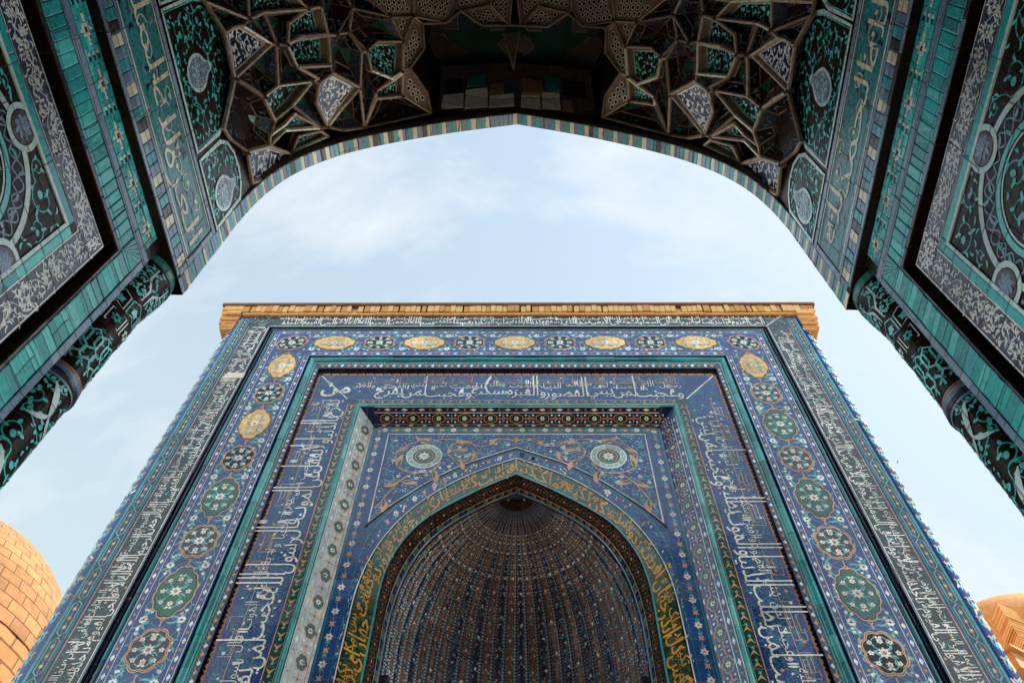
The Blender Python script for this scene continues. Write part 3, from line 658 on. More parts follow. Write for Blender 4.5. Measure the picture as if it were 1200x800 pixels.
# 13 splayed reveal
XR, ZR, CH = 1.868, 7.505, .17
XI, ZI = XR-CH, ZR-CH
def d_rev(A, L, W, top):
    A.quad(0, 0, L, W*.03, 'white', 1)
    A.push(0, W*.02); beads(A, L, W*.26, .10, 'white', 'orange', 'aqua' if not top else 'brown'); A.pop()
    A.quad(0, W*.28, L, W*.31, 'white', 1); A.quad(0, W*.86, L, W*.89, 'peach', 1)
    A.push(0, W*.86); beads(A, L, W*.14, .08, 'white', 'rust', 'brown'); A.pop()
    wb = W*.55; n = max(1, int(L/.29)); p = L/n
    for i in range(n):
        u, v = (i+.5)*p, W*.585
        A.push(u, v)
        A.poly(lobed(wb*.60, wb*.50, 6, .22), 'orange' if top else 'peach', 2); A.poly(lobed(wb*.54, wb*.43, 6, .22), 'dgreen' if top else 'tealgreen', 3); A.flower(0, 0, wb*.24, 7, 'white', 'char', 4)
        A.pop()
        A.flower(u+p/2, v, wb*.24, 4, 'orange' if top else 'peach', 'navy', 2, 0, .55); A.stroke([(u+p*.28, v), (u+p*.72, v)], .012, 'orange' if top else 'peach', 1)
        for d in (-1, 1):
            A.flower(u+p*.36, v+d*wb*.30, .015, 5, 'white', None, 2); A.flower(u+p*.64, v+d*wb*.30, .015, 5, 'white', None, 2); A.leaf(u+p*.5, v, d*1.1, wb*.4, .014, 'aqua', 1, d)
q2 = sqrt(.5); CW = CH*sqrt(2)
rv = Art(); 
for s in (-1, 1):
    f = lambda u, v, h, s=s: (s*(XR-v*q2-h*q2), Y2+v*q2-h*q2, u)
    A = Art(f, 'w' if s < 0 else 'f'); A.quad(GZ, 0, ZR, CW, rough('bleached_glaze', (.28, .36, .46), (.62, .64, .60), 5, .3, .35) if s < 0 else 'cobalt', 0); A.T = (1, 0, ZB, 0, 1, 0)  # left reveal gets a paler ground than the right
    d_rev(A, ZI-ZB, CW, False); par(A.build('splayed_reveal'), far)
f = lambda u, v, h: (u, Y2+v*q2-h*q2, ZR-v*q2-h*q2)
A = Art(f); A.poly([(-XR, 0), (XR, 0), (XI, CW), (-XI, CW)], 'navy', 0); A.T = (1, 0, -XI, 0, 1, 0); d_rev(A, 2*XI, CW, True)
par(A.build('splayed_soffit'), far)

# 14 arch wall
def smooth(P, n):
    out = []; P = [Vector(p) for p in P]; Q = [2*P[0]-P[1]]+P+[2*P[-1]-P[-2]]
    for i in range(1, len(Q)-2):
        a, b, c, d = Q[i-1:i+3]
        for k in range(n):
            t = k/n; out.append(.5*((2*b)+(c-a)*t+(2*a-5*b+4*c-d)*t*t+(3*b-a-3*c+d)*t**3))
    out.append(P[-1]); return out
def resample(P, n):
    s = [0]
    for a, b in zip(P, P[1:]): s.append(s[-1]+(b-a).length)
    out = []; j = 0
    for i in range(n+1):
        t = s[-1]*i/n
        while j < len(P)-2 and s[j+1] < t: j += 1
        out.append(P[j].lerp(P[j+1], (t-s[j])/max(s[j+1]-s[j], 1e-9)))
    return out, s[-1]
def resamp_z(P, n): return resample(P, n)[0]
cO = [(0, 6.945), (.30, 6.80), (.60, 6.64), (.88, 6.43), (1.12, 6.20), (1.33, 5.98), (1.50, 5.76)]
cW = [(0, 6.77), (.28, 6.63), (.55, 6.47), (.83, 6.24), (1.07, 5.98), (1.25, 5.70), (1.39, 5.36), (1.465, 5.0), (1.485, 4.5), (1.487, ZB)]
cT = [(0, 6.495), (.26, 6.34), (.50, 6.17), (.76, 5.97), (.96, 5.77), (1.10, 5.54), (1.20, 5.27), (1.245, 4.95), (1.25, 4.4), (1.25, ZB)]
cB = [(0, 6.49), (.26, 6.34), (.50, 6.17), (.73, 5.97), (.92, 5.73), (1.05, 5.45), (1.13, 5.15), (1.175, 4.8), (1.185, 4.3), (1.185, ZB)]
NS = 60
def full(c, n=NS):
    h = resample(smooth([(a, b, 0) for a, b in c], 6), n)[0]      # apex -> right foot
    R_ = list(reversed(h)); Lh = [Vector((-p.x, p.y, 0)) for p in h[1:]]; return R_+Lh      # right foot -> apex -> left foot
class Strip:
    """runs along the arch between an inner and an outer curve; u = metres along, v = metres outwards"""
    def __init__(s, ci, co, Yi, Yo=None, nrm=None):
        s.I, s.O = full(ci), full(co); s.Yi = Yi; s.Yo = Yi if Yo is None else Yo
        s.S = [0]
        for i in range(len(s.I)-1): s.S.append(s.S[-1]+((s.I[i+1]+s.O[i+1])-(s.I[i]+s.O[i])).length/2)
        s.L = s.S[-1]; s.nrm = nrm
        k = len(s.I)//4; s.W = Vector((s.O[k].x-s.I[k].x, s.O[k].y-s.I[k].y, s.Yo-s.Yi)).length
    def __call__(s, u, v, h):
        u = max(0, min(s.L, u)); lo, hi = 0, len(s.S)-1
        while hi-lo > 1:
            m = (lo+hi)//2
            if s.S[m] <= u: lo = m
            else: hi = m
        t = (u-s.S[lo])/(s.S[hi]-s.S[lo]); a = s.I[lo].lerp(s.I[hi], t); b = s.O[lo].lerp(s.O[hi], t)
        w = v/s.W; p = a.lerp(b, w); y = s.Yi+(s.Yo-s.Yi)*w
        if s.nrm == 'in':      # soffit strip: height grows towards the inside of the arch
            d = (s.I[hi]-s.I[lo]).normalized(); return (p.x-d.y*h, y, p.y+d.x*h)
        return (p.x, y-h, p.y)
# wall sheet around the opening
A = Art(); T_ = full(cT, NS); mi = A.mi('blue'); n = 2*NS+1; b = []
for i, p in enumerate(T_):
    ax, az = abs(p.x), p.y; sg = 1 if i <= NS else -1
    top = az > 5.9
    q = (sg*XI if not top else sg*XI*min(1, (ax/.86)), ZI+.004 if top else ZB+(ZI-ZB)*(az-ZB)/(5.9-ZB))
    A.V += [(p.x, Y3, p.y), (q[0], Y3, q[1])]
for i in range(n-1): A.F.append((2*i, 2*i+2, 2*i+3, 2*i+1)); A.M.append(mi)
for s in (-1, 1): A.box((min(s*1.25, s*XI), Y3, GZ), (max(s*1.25, s*XI), Y3+.2, ZB), 'blue')
aw = par(A.build('arch_wall'), far)
# rectangular flower border
A = Art(fmap(Y3))
for k, (T, L) in enumerate((((0, 1, 1.50, 1, 0, ZB), ZI-ZB-.02), ((-1, 0, 1.62, 0, 1, 7.215), 3.24), ((0, -1, -1.50, -1, 0, ZI-.02), ZI-ZB-.02))):
    A.T = T
    w = .12 if k == 1 else .19
    if k != 1: A.quad(0, .0, L, w, 'blue', 1)
    else: A.quad(0, 0, L, w, 'tealgreen', 1)
    A.push(0, .055 if k != 1 else 0); A.hs = .0005; flowers(A, L, .12, .135); A.pop()
    if k != 1: A.quad(0, w-.014, L, w, 'turqA', 2)
A.T = (1, 0, 0, 0, 1, 0)
par(A.build('flower_border'), aw)
# spandrel
sp_ = Art(fmap(Y3)); O_ = resample(smooth([(a, b, 0) for a, b in cO], 6), 24)[0]
for s in (-1, 1):
    for i in range(24):
        a, b_ = O_[i], O_[i+1]; sp_.poly([(s*a.x, a.y), (s*b_.x, b_.y), (s*b_.x, 7.20), (s*a.x, 7.20)], 'cobalt', 3)
    sp_.stroke([(0, 7.195), (s*1.50, 7.195), (s*1.50, 5.76)], .016, 'white', 6)
    sp_.stroke([(s*p.x, p.y+.012) for p in O_], .012, 'white', 6)
    sp_.stroke([(s*p.x, p.y-.012) for p in O_]+[(s*1.52, 5.70)], .026, 'dbrown', 7)
    P = [(s*p.x, p.y+.03) for p in O_]+[(s*1.47, 7.17), (0, 7.17)]
    rx, rz = s*1.04, 6.80
    sp_.hs = .0005
    fill(sp_, P, .075, 'aqua', 'aqua', .0065, 4, [(rx, rz, .2)], 'white', 2.2)
    for _ in range(60):
        x, z = random.uniform(0, 1.45)*s, random.uniform(5.8, 7.15)
        if inside(P, x, z) and edge_d(P, x, z) > .04 and hypot(x-rx, z-rz) > .24: sp_.flower(x, z, .028, 7, 'white', 'cobalt', 6, random.random())
    for r_, w_, m_ in ((.198, .016, 'white'), (.167, .046, 'pale'), (.136, .012, 'white'), (.100, .010, 'gold')): sp_.ring(rx, rz, r_, w_, m_, 8)
    sp_.disc(rx, rz, .13, 'tealgreen', 7, 24); sp_.flower(rx, rz, .075, 8, 'white', 'peach', 9)
    for k in range(14): sp_.disc(rx+.165*cos(k*.449), rz+.165*sin(k*.449), .011, 'white', 10, 6)
    # large gold arabesque
    def g(P_, w=.016): sp_.stroke([(s*a, b) for a, b in resamp(P_)], w, 'peach', 10)
    def resamp(P_): return [(v.x, v.y) for v in smooth([(a, b, 0) for a, b in P_], 6)]
    g([(0, 7.07), (.16, 7.10), (.34, 6.98), (.5, 6.99), (.66, 7.08), (.86, 7.10), (.98, 7.03)]); g([(.66, 7.08), (.78, 6.9), (.70, 6.74), (.55, 6.72)])
    g([(.84, 6.7), (.93, 6.55), (1.12, 6.52), (1.3, 6.6), (1.36, 6.8), (1.28, 6.97), (1.14, 7.05)]); g([(1.12, 6.52), (1.25, 6.4), (1.36, 6.2), (1.45, 5.98)])
    for x, z, a, l, c in ((.16, 7.10, .0, .2, -1.2), (.5, 6.99, .8, .2, -1), (.98, 7.03, 0, .22, .9), (.70, 6.74, 3.6, .22, .9), (.74, 6.86, 2.4, .2, 1), (.55, 6.72, 2.6, .18, -1), (.93, 6.55, 3.9, .22, 1), (1.3, 6.6, 1.2, .24, .8), (1.36, 6.8, 1.7, .2, 1), (1.28, 6.42, 5, .2, 1), (1.25, 6.4, 3.9, .2, -1), (1.40, 6.1, 4.2, .2, .8), (1.14, 7.05, 2.6, .16, .5)):
        sp_.leaf(s*x, z, a if s > 0 else pi-a, l, .075, 'peach', 11, c*s, 7); sp_.leaf(s*x, z, a if s > 0 else pi-a, l*.6, .03, 'green', 13, c*s, 6)
sp_.flower(0, 7.09, .06, 4, 'peach', 'gold', 11, 0, .5)
par(sp_.build('spandrel_panel'), aw)
# arch bands
S1 = Strip(cW, cO, Y3); 
def sub_strip(ca, cb, a, b): return [((1-a)*p[0]+a*q[0], (1-a)*p[1]+a*q[1]) for p, q in zip(ca, cb)]
cO2 = [(0, 6.93), (.30, 6.785), (.60, 6.625), (.88, 6.415), (1.10, 6.19), (1.29, 5.95), (1.46, 5.62), (1.52, 5.2), (1.53, 4.5), (1.53, ZB)]
SW = Strip([(a, b) for a, b in cW], cO2, Y3)
A = Art(SW); m0 = SW.L/200
for i in range(200): A.quad(i*m0, 0, (i+1)*m0, SW.W, 'blue', 2)
A.hs = .0005
u0 = SW.L*.30; A.push(u0, SW.W*.1)
class _: pass
flowers(A, SW.L*.40, SW.W*.85, .135); A.pop()
for _i in range(420):
    u_ = random.uniform(.02, .98)*SW.L
    if random.random() < .75: A.leaf(u_, random.uniform(.15, .85)*SW.W, random.uniform(0, 6), .05, .013, random.choice(('aqua', 'turqC', 'turq')), 2, random.choice((-2, 2)))
    else: A.flower(u_, random.uniform(.2, .8)*SW.W, .015, 5, random.choice(('white', 'peach')), None, 4)
for v, m_ in ((.004, 'turq'), (SW.W-.006, 'turqA')):
    A.stroke([(SW.L*(.02+.96*i/160), v) for i in range(161)], .014, m_, 6)
par(A.build('arch_flower_border'), aw)
SG = Strip(cT, cW, Y3); A = Art(SG)
for i in range(170):
    for j in range(5):
        a, c = SG.L*i/170, SG.L*(i+1)/170; mid = min(i, 170-i)
        mm_ = random.choice(('mossB', 'moss', 'tealgreen', 'mossB', 'teal', 'moss')) if 38 < mid else random.choice(('dgreen', 'moss', 'dgreen', 'moss'))
        A.quad(a, SG.W*j/5, c, SG.W*(j+1)/5, mm_, 8)
write(A, GREEN_TEXT, SG.L-.1, .19, 'gold', SG.W*.26, 1.9, 10, -.02, .016, .95, .3)
write(A, GREEN_TEXT, SG.L-.1, .12, 'gold', SG.W*.62, 1.4, 12, .45, .012, 1., .3, 7)
for v, w_, m_ in ((.010, .022, 'turqC'), (SG.W-.004, .012, 'white'), (SG.W-.022, .010, 'dbrown')):
    A.stroke([(SG.L*i/200, v) for i in range(201)], w_, m_, 12)
par(A.build('green_verse_band'), aw)
# 15 reveal of the arch
SR = Strip(cT, cB, Y3, YB, 'in'); A = Art(SR)
for i in range(120): A.quad(SR.L*i/120, 0, SR.L*(i+1)/120, SR.W, 'brown', 0)
rvw = SR.W*.72
A.push(SR.L*.02, .0)
for ph in (0, pi): A.stroke(wave(SR.L*.96, rvw*.3, .17, rvw*.5, 500, ph), .008, 'rust', 1)
for i in range(int(SR.L/.085)): A.flower(i*.085+.04, rvw*(.5+.0*(i % 2)), .018, 6, 'cream' if i % 2 else 'turq', None, 3); A.flower(i*.085, rvw*(.15 if i % 2 else .85), .016, 4, 'cobalt', None, 3)
A.pop()
nb = int(SR.L/.034)
for i in range(nb):
    c = ('turqA', 'brown', 'cobalt', 'brown', 'turqB', 'rust')[i % 6] if i < nb*.33 or i > nb*.55 else ('stuccod', 'brown', 'stucco')[i % 3]
    A.tile(SR.L*i/nb, rvw+.004, SR.L*(i+1)/nb, SR.W-.008, c, .004, .002)
A.stroke([(SR.L*i/200, rvw) for i in range(201)], .010, 'cream', 2)
par(A.build('arch_reveal'), aw)
A = Art(); Bc = full(cB, 80); mi = A.mi('slate')
ns = 6
for i, p in enumerate(Bc):
    d = (Bc[min(i+1, len(Bc)-1)]-Bc[max(i-1, 0)]).normalized(); nn = Vector((-d.y, d.x, 0))
    for j in range(ns+1): a = pi*j/ns; A.V.append((p.x+nn.x*(.018*sin(a)), YB-.002-.018*cos(a), p.y+nn.y*(.018*sin(a))))
for i in range(len(Bc)-1):
    for j in range(ns): b = i*(ns+1)+j; A.F.append((b, b+1, b+ns+2, b+ns+1)); A.M.append(mi)
par(A.build('arch_rib', smooth=True), aw)

# 16 ribbed half-dome niche
BP = resample(smooth([(a, b, 0) for a, b in cB], 6), 90)[0]     # apex .. foot
NG = 30; RW = .30
def tri(q):        # flute profile across one gore
    return .030*(1-abs(2*q-1)) if True else 0
def prof(v):
    v = max(0, min(.9999, v))*90; i = int(v); a = BP[i].lerp(BP[i+1], v-i); return a.x*.985, a.y
LN = sum((BP[i+1]-BP[i]).length for i in range(90))
def nf(th, v, h):
    r, z = prof(v); g_ = th/pi*NG; q = g_-floor(g_); rr = max(r*(1+tri(q))-h, .001)
    return (rr*cos(th), YB+.03+.86*rr*sin(th), z)
A = Art(None, 'g'); mis = [A.mi(k) for k in ('navy', 'ink', 'navy', 'slate')]
nth, nv = NG*6, 90
for i in range(nth+1):
    for j in range(nv+1): A.V.append(nf(min(pi*i/nth+(1e-6 if i < nth else -1e-6), pi), j/nv, 0))
for i in range(nth):
    for j in range(nv):
        b = i*(nv+1)+j; A.F.append((b, b+nv+1, b+nv+2, b+1)); A.M.append(mis[0] if i % 6 in (0, 5) or j > 66 else mis[1 if (i//6) % 2 else 2])
niche = par(A.build('ribbed_niche'), far)
A = Art(None, 'g')
def gl(g_, q, v, h): return nf(pi*(g_+q)/NG, v, h)
for g_ in range(NG):
    A.f = lambda u, v, h, g_=g_: gl(g_, u, v, h+.002)
    A.T = (1, 0, 0, 0, 1, 0)
    for q, m_ in ((.03, 'white'), (.19, 'white'), (.81, 'cream')):
        A.stroke([(q, .05+.95*j/60) for j in range(61)], .011, m_, 1)
    v = .07
    while v < 1:
        r, z = prof(v); w = r*pi/NG; dv = .036/LN*max(.5, min(1, r/.8))
        A.poly([(.11, v-dv*.36), (.155, v), (.11, v+dv*.36), (.065, v)], 'white', 2); A.poly([(.88, v-dv*.3), (.915, v), (.88, v+dv*.3), (.845, v)], 'cream', 2); v += dv
    v = .12; k = 0
    oc = ('rust' if g_ % 9 == 4 else 'rust' if g_ % 2 else 'navy')
    A.stroke([(.5+.20*sin(2*pi*(j/90*LN)/.17+g_), .10+.9*j/90) for j in range(91)], .026, oc, 1)
    while v < 1:
        r, z = prof(v); w = max(r*pi/NG, .02); sc = min(1, r/.8)
        for (du, rr, m_) in ((0, .027, 'cream' if k % 2 else 'white'),):
            ru, rv_ = rr*sc/w, rr*sc/LN
            A.push(.5+du, v, 0, ru, rv_); A.flower(0, 0, 1, 5, m_, 'orange' if k % 2 else None, 3, k); A.pop()
        ru, rv_ = .015*sc/w, .015*sc/LN
        for d_ in (-1, 1):
            A.push(.5+d_*.22, v+.03/LN, 0, ru, rv_); A.flower(0, 0, 1, 4, ('turq', 'cream', 'aqua', 'rust')[(k+g_) % 4], None, 2, k); A.pop()
        v += .085/LN*max(.55, sc); k += 1
par(A.build('rib_ornament'), niche)
# rosette at the crown
A = Art(lambda u, v, h: (u, 6.02+v, 6.445-h-.55*max(0, hypot(u, v)-.02)*.5)); 
A.disc(0, .1, .001, 'brown', 0, 6)
A.T = (1, 0, 0, 0, 1, 0)
A.poly([(.24*cos(pi*i/20), .02+.22*sin(pi*i/20)) for i in range(21)], 'brown', 1)
A.stroke([(.235*cos(pi*i/24), .02+.215*sin(pi*i/24)) for i in range(25)], .014, 'cream', 3)
for i in range(9): a = pi*(i+.5)/9; A.flower(.09*cos(a), .02+.085*sin(a), .016, 4, 'white', None, 3); A.flower(.17*cos(a), .02+.16*sin(a), .02, 5, 'rust', None, 3)
par(A.build('crown_rosette'), niche)
# stepped base line of the half-dome
for s in (-1, 1):
    A = Art(); A.box((min(s*1.19, s*1.11), 6.03, 2.6), (max(s*1.19, s*1.11), 6.40, 4.20), 'brown'); A.box((min(s*1.19, s*1.10), 6.03, 4.20), (max(s*1.19, s*1.10), 6.42, 4.225), 'navy')
    for z in range(12): A.box((min(s*1.11, s*1.105), 6.05, 2.8+z*.11), (max(s*1.11, s*1.105), 6.38, 2.85+z*.11), ('turqB', 'cobalt', 'cream')[z % 3])
    par(A.build('niche_shoulder'), niche)
# lower niche wall and door
A = Art(); nn = 24
for i in range(nn):
    a, b_ = pi*i/nn, pi*(i+1)/nn; p = [(1.17*cos(t), YB+.03+1.0*sin(t)) for t in (a, b_)]
    k = len(A.V); A.V += [(p[0][0], p[0][1], GZ), (p[1][0], p[1][1], GZ), (p[1][0], p[1][1], ZB+.02), (p[0][0], p[0][1], ZB+.02)]; A.F.append((k, k+1, k+2, k+3)); A.M.append(A.mi('brown'))
A.box((-1.6, 7.05, GZ), (1.6, 7.58, 6.85), 'brickd')
for s in (-1, 1): A.box((min(s*1.25, s*1.7), Y3+.21, GZ), (max(s*1.25, s*1.7), 6.01, ZB), 'brickd')
par(A.build('niche_wall'), far)
A = Art(); A.box((-.55, 6.86, GZ), (.55, 6.93, .7), rough('old_wood', (.10, .055, .03), (.16, .09, .05), 12, .4))
for s in (-1, 1):
    for z in (-1.4, -.6, .15): A.box((s*.28-.2, 6.84, z), (s*.28+.2, 6.858, z+.6), rough('old_wood', (0, 0, 0), (0, 0, 0)))
par(A.build('door'), far)

# 17 brick cornice
A = Art()
def rb(x0, x1, y0, z0, z1, j=.008, y1=6.2, m=None):
    jx = random.uniform(-j, j)*.6; A.box((x0, y0+random.uniform(-j, j), z0+random.uniform(-j, j)*.4), (x1, y1, z1+random.uniform(-j, j)*.4), m or random.choice(('brick', 'brickp', 'brickp')))
A.box((-4.0, Y0+.02, 9.60), (4.0, 6.2, 9.78), 'brickd')
x = -3.9
while x < 3.9:
    w = random.uniform(.30, .42); rb(x, min(x+w, 3.95), Y0-.030, 9.572, 9.606, .005, 6.2, 'brickp'); x += w+.006
x = -3.92
while x < 3.93:
    w = random.choice((.058, .07, .07, .09)); gp = .007 if random.random() < .75 else .024
    h = random.random() < .04
    rb(x, x+w, Y0-.055+(.05 if h else 0), 9.612, 9.765, .009, 6.2, random.choice(('brickp', 'brickp', 'brick'))); x += w+gp
for s in (-1, 1):                       # stepped ends
    for i, (z0, z1, xo) in enumerate(((9.72, 9.765, 4.20), (9.665, 9.715, 4.22), (9.612, 9.66, 4.21), (9.55, 9.606, 4.19), (9.49, 9.545, 4.21), (9.43, 9.485, 4.15), (9.37, 9.425, 4.18), (9.31, 9.365, 4.13), (9.25, 9.305, 4.16), (9.19, 9.245, 4.11))):
        x = 3.92 if z0 > 9.5 else 3.935
        while x < xo-.05:
            w = min(random.uniform(.12, .3), xo-x); a, b_ = sorted((s*x, s*(x+w-.004))); rb(a, b_, Y0-.05 if z0 > 9.5 else Y0-.01, z0, z1, .012, 7.4, 'brick' if i > 4 else None); x += w
A.box((-4.24, Y0-.075, 9.772), (4.24, 7.6, 9.825), 'brickd')
cor = par(A.build('brick_cornice'), far)

# ================================================================ NEAR ARCHWAY (the camera stands inside it)
NYAW = radians(-1.544)
def g_near(p):
    x, y, z = p; x = x+.027-.055*(1.72-y); c, s = cos(NYAW), sin(NYAW); return (.0501+c*x+s*y, -s*x+c*y, z)
class NArt(Art):
    def build(s, name, parent=None, **k):
        s.V = [g_near(v) for v in s.V]; return par(Art.build(s, name, None, **k), parent) if parent is not None else Art.build(s, name, None, **k)
near = empty('tiled_archway', (0, 1.72, GZ), -NYAW)
tag(near, 'shadowed pointed archway overhead with turquoise tiled piers, stalactite vault and striped brick edge', 'archway')
WL, WU = 1.547, 1.507
YF = 1.49
def wall(s, X): return lambda u, v, h: (s*(X-h), u, v)
def pick(*a): return random.choice(a)
for s in (-1, 1):
    side = 'left' if s < 0 else 'right'
    A = NArt(None, 'n')
    # masonry behind
    def bx(x0, x1, y0, y1, z0, z1, m): A.box((min(s*x0, s*x1), y0, z0), (max(s*x0, s*x1), y1, z1), m)
    bx(1.60, 1.95, -1.2, YF, GZ, 3.10, 'brickd')
    bx(WL, 1.60, 1.34, YF, GZ, 3.10, 'dbrown'); bx(WL, 1.60, -1.2, 1.34, 2.775, 3.10, 'dbrown')
    bx(WL, 1.60, -1.2, 1.295, GZ, 2.70, 'dbrown')
    bx(WU, 1.95, -1.2, 1.64, 3.104, 4.9, 'dbrown')
    wl = A.build('side_wall', near)
    # cross-patterned mosaic band
    A = NArt(wall(s, WL), 'n'); A.quad(-1.1, 2.978, YF-.03, 3.10, 'dbrown', 1)
    cw, chh = .0165, .0175
    cross = {}
    for (du, dv) in ((0, 1), (0, -1), (1, 0), (-1, 0), (1, 1), (1, -1), (-1, 1), (-1, -1), (2, 0), (-2, 0), (3, 0), (-3, 0), (0, 2), (0, -2)): cross[(du, dv)] = 1
    cross[(0, 0)] = 2
    per = 12; v0 = 2.982; nrow = 7
    nu = int((YF-.035+1.1)/cw)
    occ = {}
    for i in range(nu):
        c = i % per-5
        for j in range(nrow):
            t = cross.get((c, j-3), 0)
            if t == 0 and c in (5, 6) and j in (1, 3, 5): t = 3 if (c+j) % 2 else 1
            occ[(i, j)] = t
    for j in range(nrow):
        i = 0
        while i < nu:
            t = occ[(i, j)]; k = 1
            if t in (0, 1):
                lim = 3 if t == 0 else 2
                while i+k < nu and k < lim and occ[(i+k, j)] == t: k += 1
            m_ = pick('turqA', 'turqB', 'turqA', 'turqC', 'turq') if t == 0 else pick('white', 'cream', 'pale') if t == 1 else 'navy'
            A.tile(-1.1+i*cw, v0+j*(.118/nrow), -1.1+(i+k)*cw, v0+(j+1)*(.118/nrow), m_, .004, .0009); i += k
    A.build('cross_mosaic_band', wl)
    # plain glazed brick frame: lavender fillet, turquoise soldier course, manganese fillet
    A = NArt(wall(s, WL), 'n')
    y = -1.1
    while y < 1.44: w = random.uniform(.20, .3); A.tile(y, 2.925, min(y+w, YF-.002), 2.975, pick('slate', 'lav', 'slate'), .006, .001, .1); y += w
    z = 2.92
    while z > -1.2: h = random.uniform(.2, .3); A.tile(1.458, z-h, YF, z, pick('lav', 'slate', 'slate'), .006, .001, .1); z -= h
    y = -1.1
    while y < 1.355:
        w = random.uniform(.036, .05); w = min(w, 1.357-y)
        A.tile(y, 2.802, y+w, 2.92, pick('turqA', 'turqA', 'turqB', 'turqC', 'turq'), random.uniform(.004, .007), .0015, .08); y += w
        if w < .01: break
    z = 2.80
    while z > -.9: h = random.uniform(.038, .050); A.tile(1.358, z-h, 1.455, z, pick('turqA', 'turqA', 'turqB', 'turqC', 'turq'), random.uniform(.004, .007), .0015, .08); z -= h
    for q in range(4):          # fanned corner bricks
        A.slab([(1.358+.0, 2.802), (1.455, 2.802+.098*q/4+.002), (1.455, 2.802+.118*(q+1)/4-.002)], .001, .005, 'turqA')
        A.slab([(1.358+.0, 2.804), (1.358+.097*q/4+.002, 2.92), (1.358+.097*(q+1)/4-.002, 2.92)], .001, .0055, 'turqB')
    y = -1.1
    while y < 1.34: w = random.uniform(.2, .33); A.tile(y, 2.778, min(y+w, 1.356), 2.80, pick('mang', 'slate', 'mang'), .006, .001, .1); y += w
    z = 2.776
    while z > -1: h = random.uniform(.2, .33); A.tile(1.342, z-h, 1.356, z, pick('mang', 'slate', 'mang'), .006, .001, .1); z -= h
    A.build('turquoise_brick_frame', wl)
    # white-on-navy flower border
    A = NArt(wall(s, WL), 'n'); A.quad(-1.1, 2.572, 1.293, 2.698, 'ink', 1); A.quad(1.172, -.9, 1.293, 2.572, 'ink', 1)
    for P, r_ in (([(-1.1, 2.692), (1.287, 2.692), (1.287, -.9)], .007), ([(-1.1, 2.578), (1.172, 2.578), (1.172, -.9)], .006)): A.stroke(P, r_, 'ivory', 4)
    L1 = 1.25+1.1
    A.push(-1.1, 2.588); vine(A, 2.36, .10, 'ivory', 'ivory', .0032, 2, .15, 'ivory', 1, 6); A.pop()
    A.push(1.180, 2.60, -pi/2); A.T = (0, 1, 1.180, -1, 0, 2.66); vine(A, 2.6, .10, 'ivory', 'ivory', .0032, 2, .15, 'ivory', 1, 6); A.pop()
    for _i in range(210): A.leaf(random.uniform(.2, 1.27), random.uniform(2.592, 2.68), random.uniform(0, 6), .032, .0075, 'ivory', 3, pick(-2, 2))
    for _i in range(240): A.leaf(random.uniform(1.182, 1.275), random.uniform(1.2, 2.66), random.uniform(0, 6), .032, .0075, 'ivory', 3, pick(-2, 2))
    for _i in range(60): A.leaf(random.uniform(1.182, 1.275), random.uniform(1.2, 2.66), random.uniform(0, 6), .03, .008, 'slate', 1.6, pick(-2, 2))
    A.build('flower_border', wl)
    # turquoise listel
    A = NArt(wall(s, WL), 'n')
    y = -1.1
    while y < 1.12: w = random.uniform(.22, .34); A.tile(y, 2.532, min(y+w, 1.168), 2.570, pick('turqA', 'turqB', 'turq'), .005, .001, .1); y += w
    z = 2.530
    while z > -.9: h = random.uniform(.22, .34); A.tile(1.132, z-h, 1.168, z, pick('turqA', 'turqB', 'turqC'), .005, .001, .1); z -= h
    A.slab([(-1.1, 2.516), (1.116, 2.516), (1.130, 2.530), (-1.1, 2.530)], 0, .006, 'pale'); A.slab([(1.116, 2.516), (1.116, -.9), (1.130, -.9), (1.130, 2.530)], 0, .006, 'pale')
    A.build('turquoise_listel', wl)
    # arabesque panel with interlocking rings
    A = NArt(wall(s, WL), 'n'); A.quad(-1.1, -.9, 1.116, 2.516, 'dbrown', .5)
    RC = [(y, z) for y in (.77, .12) for z in (2.15, 1.50, .85)]
    for (y, z) in RC:
        near1 = z > 1 and y > .5
        for r_, w_, m_ in ((.300, .024, 'pale'), (.205, .022, 'turqC'), (.184, .008, 'pale')): A.ring(y, z, r_, w_, m_, 4, 64)
        if z > 1:
            n = 30
            for ph in (0, pi): A.stroke([(y+(.253+.026*sin(n/2*t+ph))*cos(t), z+(.253+.026*sin(n/2*t+ph))*sin(t)) for t in [2*pi*i/240 for i in range(240)]], .006, 'slate', 2, True)
            for i in range(30): t = 2*pi*i/30; A.leaf(y+.253*cos(t), z+.253*sin(t), t+pick(1.2, -1.2, 2), .045, .014, pick('slate', 'lav', 'turq'), 3, pick(-1.5, 1.5))
            A.push(y, z); P = [(.17*cos(k*pi/12), .17*sin(k*pi/12)) for k in range(24)]; fill(A, P, .06, 'turq', 'turqA', .006, 3, (), 'slate', 1.); A.pop()
    mids = []
    for (y, z) in RC:
        for (dy, dz) in ((.0, .325), (.325, 0)): mids.append((y+dy, z+dz))
    for (y, z) in mids:
        if y < 1.12 and z < 2.52:
            A.disc(y, z, .078, 'pale', 7, 28); A.disc(y, z, .058, 'dbrown', 8, 24); A.disc(y, z, .053, 'mang', 9, 24); A.flower(y, z, .044, 8, 'slate', 'dbrown', 10)
            for i in range(8): A.leaf(y, z, i*pi/4, .045, .008, 'lav', 12, 1.2)
    # corner and between-ring fields
    sq = [(.12+.65*i, 2.15-.65*j) for i in range(2) for j in range(3)]
    av = [(y, z, .315) for y, z in RC]+[(y, z, .08) for y, z in mids]
    random.seed(31+s)
